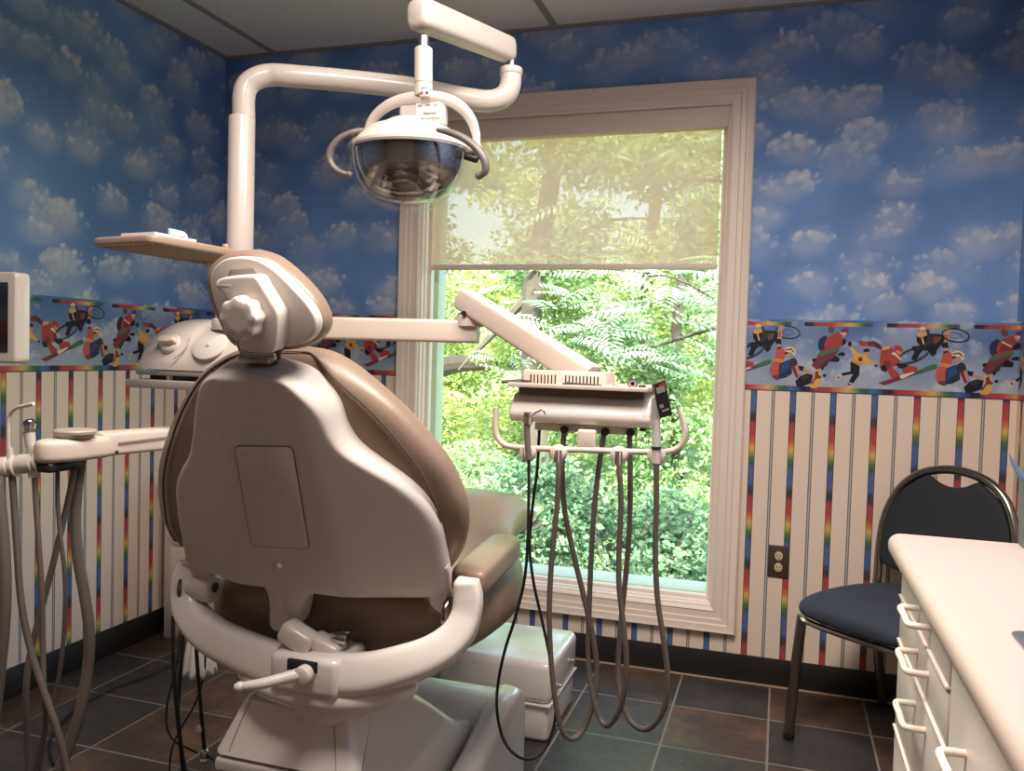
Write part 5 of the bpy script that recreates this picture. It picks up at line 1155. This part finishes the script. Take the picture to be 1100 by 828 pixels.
# worktop with a real cut-out for the sink
def solid(mbx):
    me = bpy.data.meshes.new('s'); mbx.bm.to_mesh(me); mbx.bm.free(); o = bpy.data.objects.new('s', me); COL.objects.link(o); return o
outl = rrect([(.19, .22), (XR - .001, .22), (XR - .001, 1.638), (.19, 1.638)], .028, 6)
A_ = MB(); A_.prism(outl, (Vector((0, 0, .829)), Vector((1, 0, 0)), Vector((0, 1, 0)), Vector((0, 0, 1))), 0, .041, .018, seg=5)
a = solid(A_); cut = solid(MB().box((.262, .662, .7), (.608, 1.068, .95)))
bo_ = a.modifiers.new('b', 'BOOLEAN'); bo_.object = cut; bo_.operation = 'DIFFERENCE'; bo_.solver = 'EXACT'
bpy.context.view_layer.update()
me = bpy.data.meshes.new_from_object(a.evaluated_get(bpy.context.evaluated_depsgraph_get()))
for o in (a, cut): bpy.data.objects.remove(o)
tp = MB(); tp.bm.from_mesh(me); bpy.data.meshes.remove(me)
for f in tp.bm.faces: f.material_index = 0; f.smooth = True
tag(tp.build('worktop', 'counter', at=(.46, .93, .829), sharp=40), 'beige counter top with rounded front edge at the lower right', 'counter')
sk = thing('sink', (.435, .865, .70), 'stainless steel sink set into the beige counter at the right edge', 'sink')
def rr(x0, y0, x1, y1, z, r): return [(p[0], p[1], z) for p in rrect([(x0, y0), (x1, y0), (x1, y1), (x0, y1)], r, 5)]
k_ = MB(); k_.loft([rr(.2555, .655, .615, 1.075, .8702, .02), rr(.2555, .655, .615, 1.075, .8725, .02), rr(.259, .659, .611, 1.071, .8738, .02), rr(.270, .670, .600, 1.060, .8728, .03), rr(.272, .672, .598, 1.058, .868, .03), rr(.285, .685, .585, 1.045, .72, .04), rr(.31, .71, .56, 1.02, .71, .04), rr(.43, .86, .44, .87, .709, .004)], cap=False)
k_.build('basin', 'steel', sk, sharp=40)
MB().lathe([(0, .7125), (.020, .7125), (.024, .7105)], (.435, .865, 0), (0, 0, 1), 20).build('drain', 'chrome', sk)
hz = thing('paper_holder', (.46, 1.585, .87), 'dark grey holder standing on the counter at the right edge', 'holder')
x0 = .392
MB().loft([rr(x0, 1.545, x0 + .11, 1.622, .87, .012), rr(x0, 1.545, x0 + .11, 1.622, .873, .012), rr(x0 - .003, 1.543, x0 + .113, 1.624, .95, .012), rr(x0 - .004, 1.542, x0 + .114, 1.625, .985, .012), rr(x0 + .002, 1.548, x0 + .108, 1.619, .985, .012), rr(x0 + .004, 1.55, x0 + .106, 1.617, .90, .012)]).build('holder_body', mat('dark grey plastic', rgb(92, 96, 102), .4), hz, sharp=40)
MB().box((x0 + .02, 1.5415, .90), (x0 + .09, 1.5435, .935), .001).build('holder_label', 'midgrey', hz)
ft = [Vector(p) for p in [(0.3592,1.56,1.0276),(0.3705,1.57,1.0088),(0.3831,1.58,0.9915),(0.3972,1.585,0.9763),(0.4177,1.585,0.9408)]]
bl = MB(); bl.tube(ft, [.001, .006, .009, .010, .006], 14, sub=5, flat=.25)
tag(bl.build('blue_feather', mat('pale blue plastic', rgb(120, 164, 206), .35), at=ft[-1]), 'pale blue curved blade sticking out of the grey holder at the right edge', 'strip')

# ------------------------------------------------------------------ outdoors
struct(MB().raw([(-40, YB + .3, -1.1), (30, YB + .3, -1.1), (30, 14, -.6), (-40, 14, -.6), (30, 60, 2.2), (-40, 60, 2.2)], [(0, 1, 2, 3), (3, 2, 4, 5)]).build('ground', 'soil'))
def leaves(nr, centers, radii, count, L, parent, material, name='foliage', flat=.35):
    """count separate curved leaf blades spread through ellipsoidal clumps, as one foliage mesh"""
    C = np.array(centers); Rr = np.array(radii)
    k = nr.integers(0, len(C), count)
    d = nr.normal(size=(count, 3)); d /= np.linalg.norm(d, axis=1)[:, None]
    p = C[k] + d * Rr[k] * (nr.random(count) ** .45)[:, None]
    t = nr.normal(size=(count, 3)); t[:, 2] = t[:, 2] * .6 - .25; t /= np.linalg.norm(t, axis=1)[:, None]
    n = nr.normal(size=(count, 3)); n[:, 2] += flat * 3; s = np.cross(t, n); s /= np.linalg.norm(s, axis=1)[:, None] + 1e-9
    n = np.cross(s, t)
    l = (L * (.65 + .7 * nr.random(count)))[:, None]; w = l * .30
    V = np.stack([p, p + t * l * .5 + s * w + n * l * .08, p + t * l - n * l * .1, p + t * l * .5 - s * w + n * l * .08], 1).reshape(-1, 3)
    return leafmesh(V, parent, material, name)
def leafmesh(V, parent, material, name):
    n = len(V) // 4
    o0 = Vector((0, 0, 0)); q = parent
    while q is not None: o0 += q.location; q = q.parent
    V = V - np.array(o0)
    me = bpy.data.meshes.new(name); me.vertices.add(n * 4); me.vertices.foreach_set('co', V.astype('f').ravel())
    me.loops.add(n * 4); me.loops.foreach_set('vertex_index', np.arange(n * 4, dtype='i'))
    me.polygons.add(n); me.polygons.foreach_set('loop_start', np.arange(n, dtype='i') * 4); me.polygons.foreach_set('loop_total', np.full(n, 4, 'i'))
    me.update(calc_edges=True); me.materials.append(M[material])
    o = bpy.data.objects.new(name, me); COL.objects.link(o); o.parent = parent; return o
def tree(name, base, label, cat, trunk, clumps, count, L, material, seed, branches=(), group=None):
    nr = np.random.default_rng(seed)
    t = thing(name, base, label, cat, group)
    b = MB()
    if trunk: b.tube(trunk[0], trunk[1], 10)
    for q, r in branches: b.tube(q, [r, r * .7, r * .12], 7)
    if trunk or branches: b.build('trunk' if trunk else 'stem', 'bark', t)
    leaves(nr, [c[0] for c in clumps], [c[1] for c in clumps], count, L, t, material)
    return t
def scatter(seed, lo, hi, n, r0, r1):
    q = random.Random(seed); return [((q.uniform(lo[0], hi[0]), q.uniform(lo[1], hi[1]), q.uniform(lo[2], hi[2])), [q.uniform(r0, r1) for _ in range(2)] + [q.uniform(r0, r1) * .7]) for _ in range(n)]
# shrubs under the window
tree('shrub', (-.75, 5.4, -1.02), 'dense dark green shrub outside behind the lower right of the window', 'shrub', None, scatter(1, (-1.7, 4.9, -.7), (.1, 6.0, .25), 20, .3, .5), 19000, .055, 'leafC', 1, [([(-.75, 5.4, -1.02), (-.7, 5.4, -.4), (-.5, 5.5, .2)], .02), ([(-.75, 5.4, -1.02), (-1.0, 5.3, -.3), (-1.2, 5.4, .2)], .018)])
tree('shrub', (-2.3, 6.6, -1.0), 'paler green bush outside behind the reclining leg rest of the chair', 'shrub', None, scatter(2, (-3.3, 6.0, -.8), (-1.5, 7.2, .1), 18, .32, .55), 15000, .058, 'leafB', 2, [([(-2.3, 6.6, -1.0), (-2.2, 6.6, -.4), (-2.0, 6.6, .2)], .02)])
# trees
tree('tree', (-1.9, 7.2, -.95), 'tall tree with a leaning grey trunk seen through the roller shade', 'tree', ([(-1.9, 7.2, -.95), (-2.08, 7.2, .5), (-2.14, 7.2, 1.7), (-2.0, 7.2, 2.7), (-1.93, 7.2, 3.9), (-1.9, 7.2, 5)], [.14, .11, .095, .085, .08, .06]),
     scatter(3, (-3.6, 6.4, 1.9), (-.2, 8.2, 4.4), 34, .25, .5), 22000, .07, 'leafB', 3, [([(-2.12, 7.2, 1.75), (-2.5, 7.1, 1.3), (-2.75, 7.0, 1.0)], .05), ([(-2.0, 7.2, 2.7), (-1.6, 7.2, 2.95), (-1.0, 7.1, 3.05)], .03), ([(-2.1, 7.2, 2.0), (-1.5, 7.1, 2.3), (-.9, 7.0, 2.3)], .025)])
tree('tree', (-4.6, 9.0, -.85), 'light green tree outside at the left edge of the window', 'tree', ([(-4.6, 9, -.85), (-4.2, 9, .6), (-3.6, 8.8, 1.0), (-2.6, 8.6, 1.05)], [.16, .13, .11, .06]),
     scatter(4, (-4.9, 8.2, -.6), (-2.4, 9.8, 2.4), 26, .3, .6), 18000, .07, 'leafA', 4)
tree('tree', (-1.0, 9.5, -.8), 'slender tree outside behind the instrument unit', 'tree', ([(-1.0, 9.5, -.8), (-1.15, 9.5, 1.2), (-1.0, 9.5, 3), (-.9, 9.5, 4.6), (-.85, 9.5, 6)], [.08, .06, .045, .03, .012]),
     scatter(5, (-2.6, 8.8, -.4), (.3, 10.2, 2.2), 24, .3, .6), 18000, .07, 'leafB', 5)
tree('tree', (-2.2, 14, -.6), 'sunlit yellow green tree far behind, showing between the nearer crowns', 'tree', ([(-2.2, 14, -.6), (-2.2, 14, 2), (-2.0, 14, 5)], [.15, .12, .08]),
     scatter(6, (-6.6, 13, -.2), (1.4, 15, 6.2), 60, .5, 1.1), 38000, .12, 'leafA', 6)
tree('tree', (-.2, 11.5, -.7), 'yellow green crown outside at the upper right of the window', 'tree', ([(-.2, 11.5, -.7), (-.2, 11.5, 1), (0, 11.5, 4), (.1, 11.5, 6)], [.12, .1, .07, .02]),
     scatter(7, (-1.5, 11, 1.4), (.9, 12.4, 4.8), 22, .35, .7), 14000, .09, 'leafA', 7)
# a near branch of feathered leaves
nr = np.random.default_rng(11); pr = random.Random(12)
t = thing('tree', (.55, 5.1, -1.08), 'near tree with long feathered leaves hanging at the right of the window', 'tree')
b = MB(); b.tube([(.55, 5.1, -1.08), (.45, 5.1, .4), (.25, 4.9, 1.25), (-.2, 4.7, 1.36), (-.75, 4.6, 1.2)], [.06, .05, .022, .014, .006], 8)
b.tube([(.25, 4.9, 1.25), (.15, 4.8, 1.8), (-.2, 4.7, 2.1), (-.9, 4.7, 2.15)], [.02, .015, .01, .005], 7)
b.tube([(-.2, 4.7, 1.36), (-.6, 4.9, 1.62), (-1.2, 5.0, 1.7)], [.012, .008, .004], 6)
b.build('trunk', 'bark', t)
V = []
st = MB()
for i in range(150):
    if i < 95: o = Vector((pr.uniform(-1.25, .15), pr.uniform(4.4, 5.2), pr.uniform(1.1, 1.75)))
    elif i < 125: o = Vector((pr.uniform(-1.3, .3), pr.uniform(4.5, 5.2), pr.uniform(1.9, 2.5)))
    else: o = Vector((pr.uniform(-2.1, -1.2), pr.uniform(4.9, 5.6), pr.uniform(1.0, 1.7)))
    a = pr.uniform(0, 2 * PI); d = Vector((math.cos(a), math.sin(a) * .6, pr.uniform(-.3, .35))).normalized()
    ln = pr.uniform(.22, .42); sd = d.cross(Vector((pr.uniform(-.3, .3), pr.uniform(-.9, .2), 1))).normalized(); nn = sd.cross(d)
    P = [o + d * ln * q + Vector((0, 0, -.30 * ln * q * q)) for q in (0, .33, .66, 1)]
    st.tube(P, [.0022, .0018, .0014, .001], 4, sub=2)
    for j in range(1, 10):
        q = j / 10; c = o + d * ln * q + Vector((0, 0, -.30 * ln * q * q)); L = ln * .26 * math.sin(PI * (q * .75 + .2))
        for sg in (-1, 1):
            x = (sd * sg + d * .45 - nn * .2).normalized(); y = x.cross(nn).normalized()
            V += [c, c + x * L * .45 + y * L * .14, c + x * L - nn * L * .12, c + x * L * .45 - y * L * .14]
st.build('leaf_stalk', 'bark', t)
leafmesh(np.array([tuple(v) for v in V]), t, 'leafD', 'foliage')

# ------------------------------------------------------------------ light
def area(name, loc, sx, sy, power, col, rot=(0, 0, 0), spread=180):
    l = bpy.data.lights.new(name, 'AREA'); l.shape = 'RECTANGLE'; l.size = sx; l.size_y = sy; l.energy = power; l.color = col; l.spread = math.radians(spread)
    o = bpy.data.objects.new(name, l); COL.objects.link(o); o.location = loc; o.rotation_euler = rot; return o
area('ceiling_lamp', (-.565, .835, ZT - .014), 0.54, .54, 32, (1, .90, .83), spread=164)
area('ceiling_lamp', (.045, 1.445, ZT - .014), 0.54, .54, 33, (1, .90, .83), spread=164)
sun = bpy.data.lights.new('sun', 'SUN'); sun.energy = 27; sun.angle = math.radians(3); sun.color = (1, .95, .82)
so = bpy.data.objects.new('sun', sun); COL.objects.link(so)
so.rotation_euler = Vector((-.45, .62, -.95)).to_track_quat('-Z', 'Y').to_euler()
W = bpy.data.worlds.new('World'); SC.world = W; W.use_nodes = True
nt = W.node_tree; bg = nt.nodes['Background']
sky = nt.nodes.new('ShaderNodeTexSky'); sky.sky_type = 'NISHITA'; sky.sun_disc = False; sky.sun_elevation = math.radians(52); sky.sun_rotation = math.radians(215)
sky.air_density = 1; sky.dust_density = 3
nt.links.new(sky.outputs[0], bg.inputs['Color']); bg.inputs['Strength'].default_value = 1.1

# ------------------------------------------------------------------ camera
cam = bpy.data.cameras.new('camera'); co = bpy.data.objects.new('camera', cam); COL.objects.link(co)
cam.sensor_fit = 'HORIZONTAL'; cam.sensor_width = 36; cam.lens = 904.7 / 1100 * 36; cam.clip_start = .02; cam.clip_end = 300
yaw, pitch, roll = -.30991, -.038843, .028992
fw = Vector((math.sin(yaw) * math.cos(pitch), math.cos(yaw) * math.cos(pitch), math.sin(pitch)))
rt = Vector((math.cos(yaw), -math.sin(yaw), 0)); up = rt.cross(fw)
r2 = rt * math.cos(roll) + up * math.sin(roll); u2 = -rt * math.sin(roll) + up * math.cos(roll)
co.matrix_world = Matrix(((r2.x, u2.x, -fw.x, 0), (r2.y, u2.y, -fw.y, 0), (r2.z, u2.z, -fw.z, 1.16957), (0, 0, 0, 1)))
SC.camera = co
vs = SC.view_settings; SC.display_settings.display_device = 'sRGB'
vs.view_transform = 'Standard'; vs.look = 'None'; vs.exposure = 0; vs.gamma = 1; vs.use_curve_mapping = False
cy = SC.cycles; cy.max_bounces = 8; cy.diffuse_bounces = 4; cy.glossy_bounces = 3; cy.transparent_max_bounces = 12; cy.transmission_bounces = 4
cy.caustics_reflective = False; cy.caustics_refractive = False; cy.sample_clamp_indirect = 6
cy.use_denoising = True
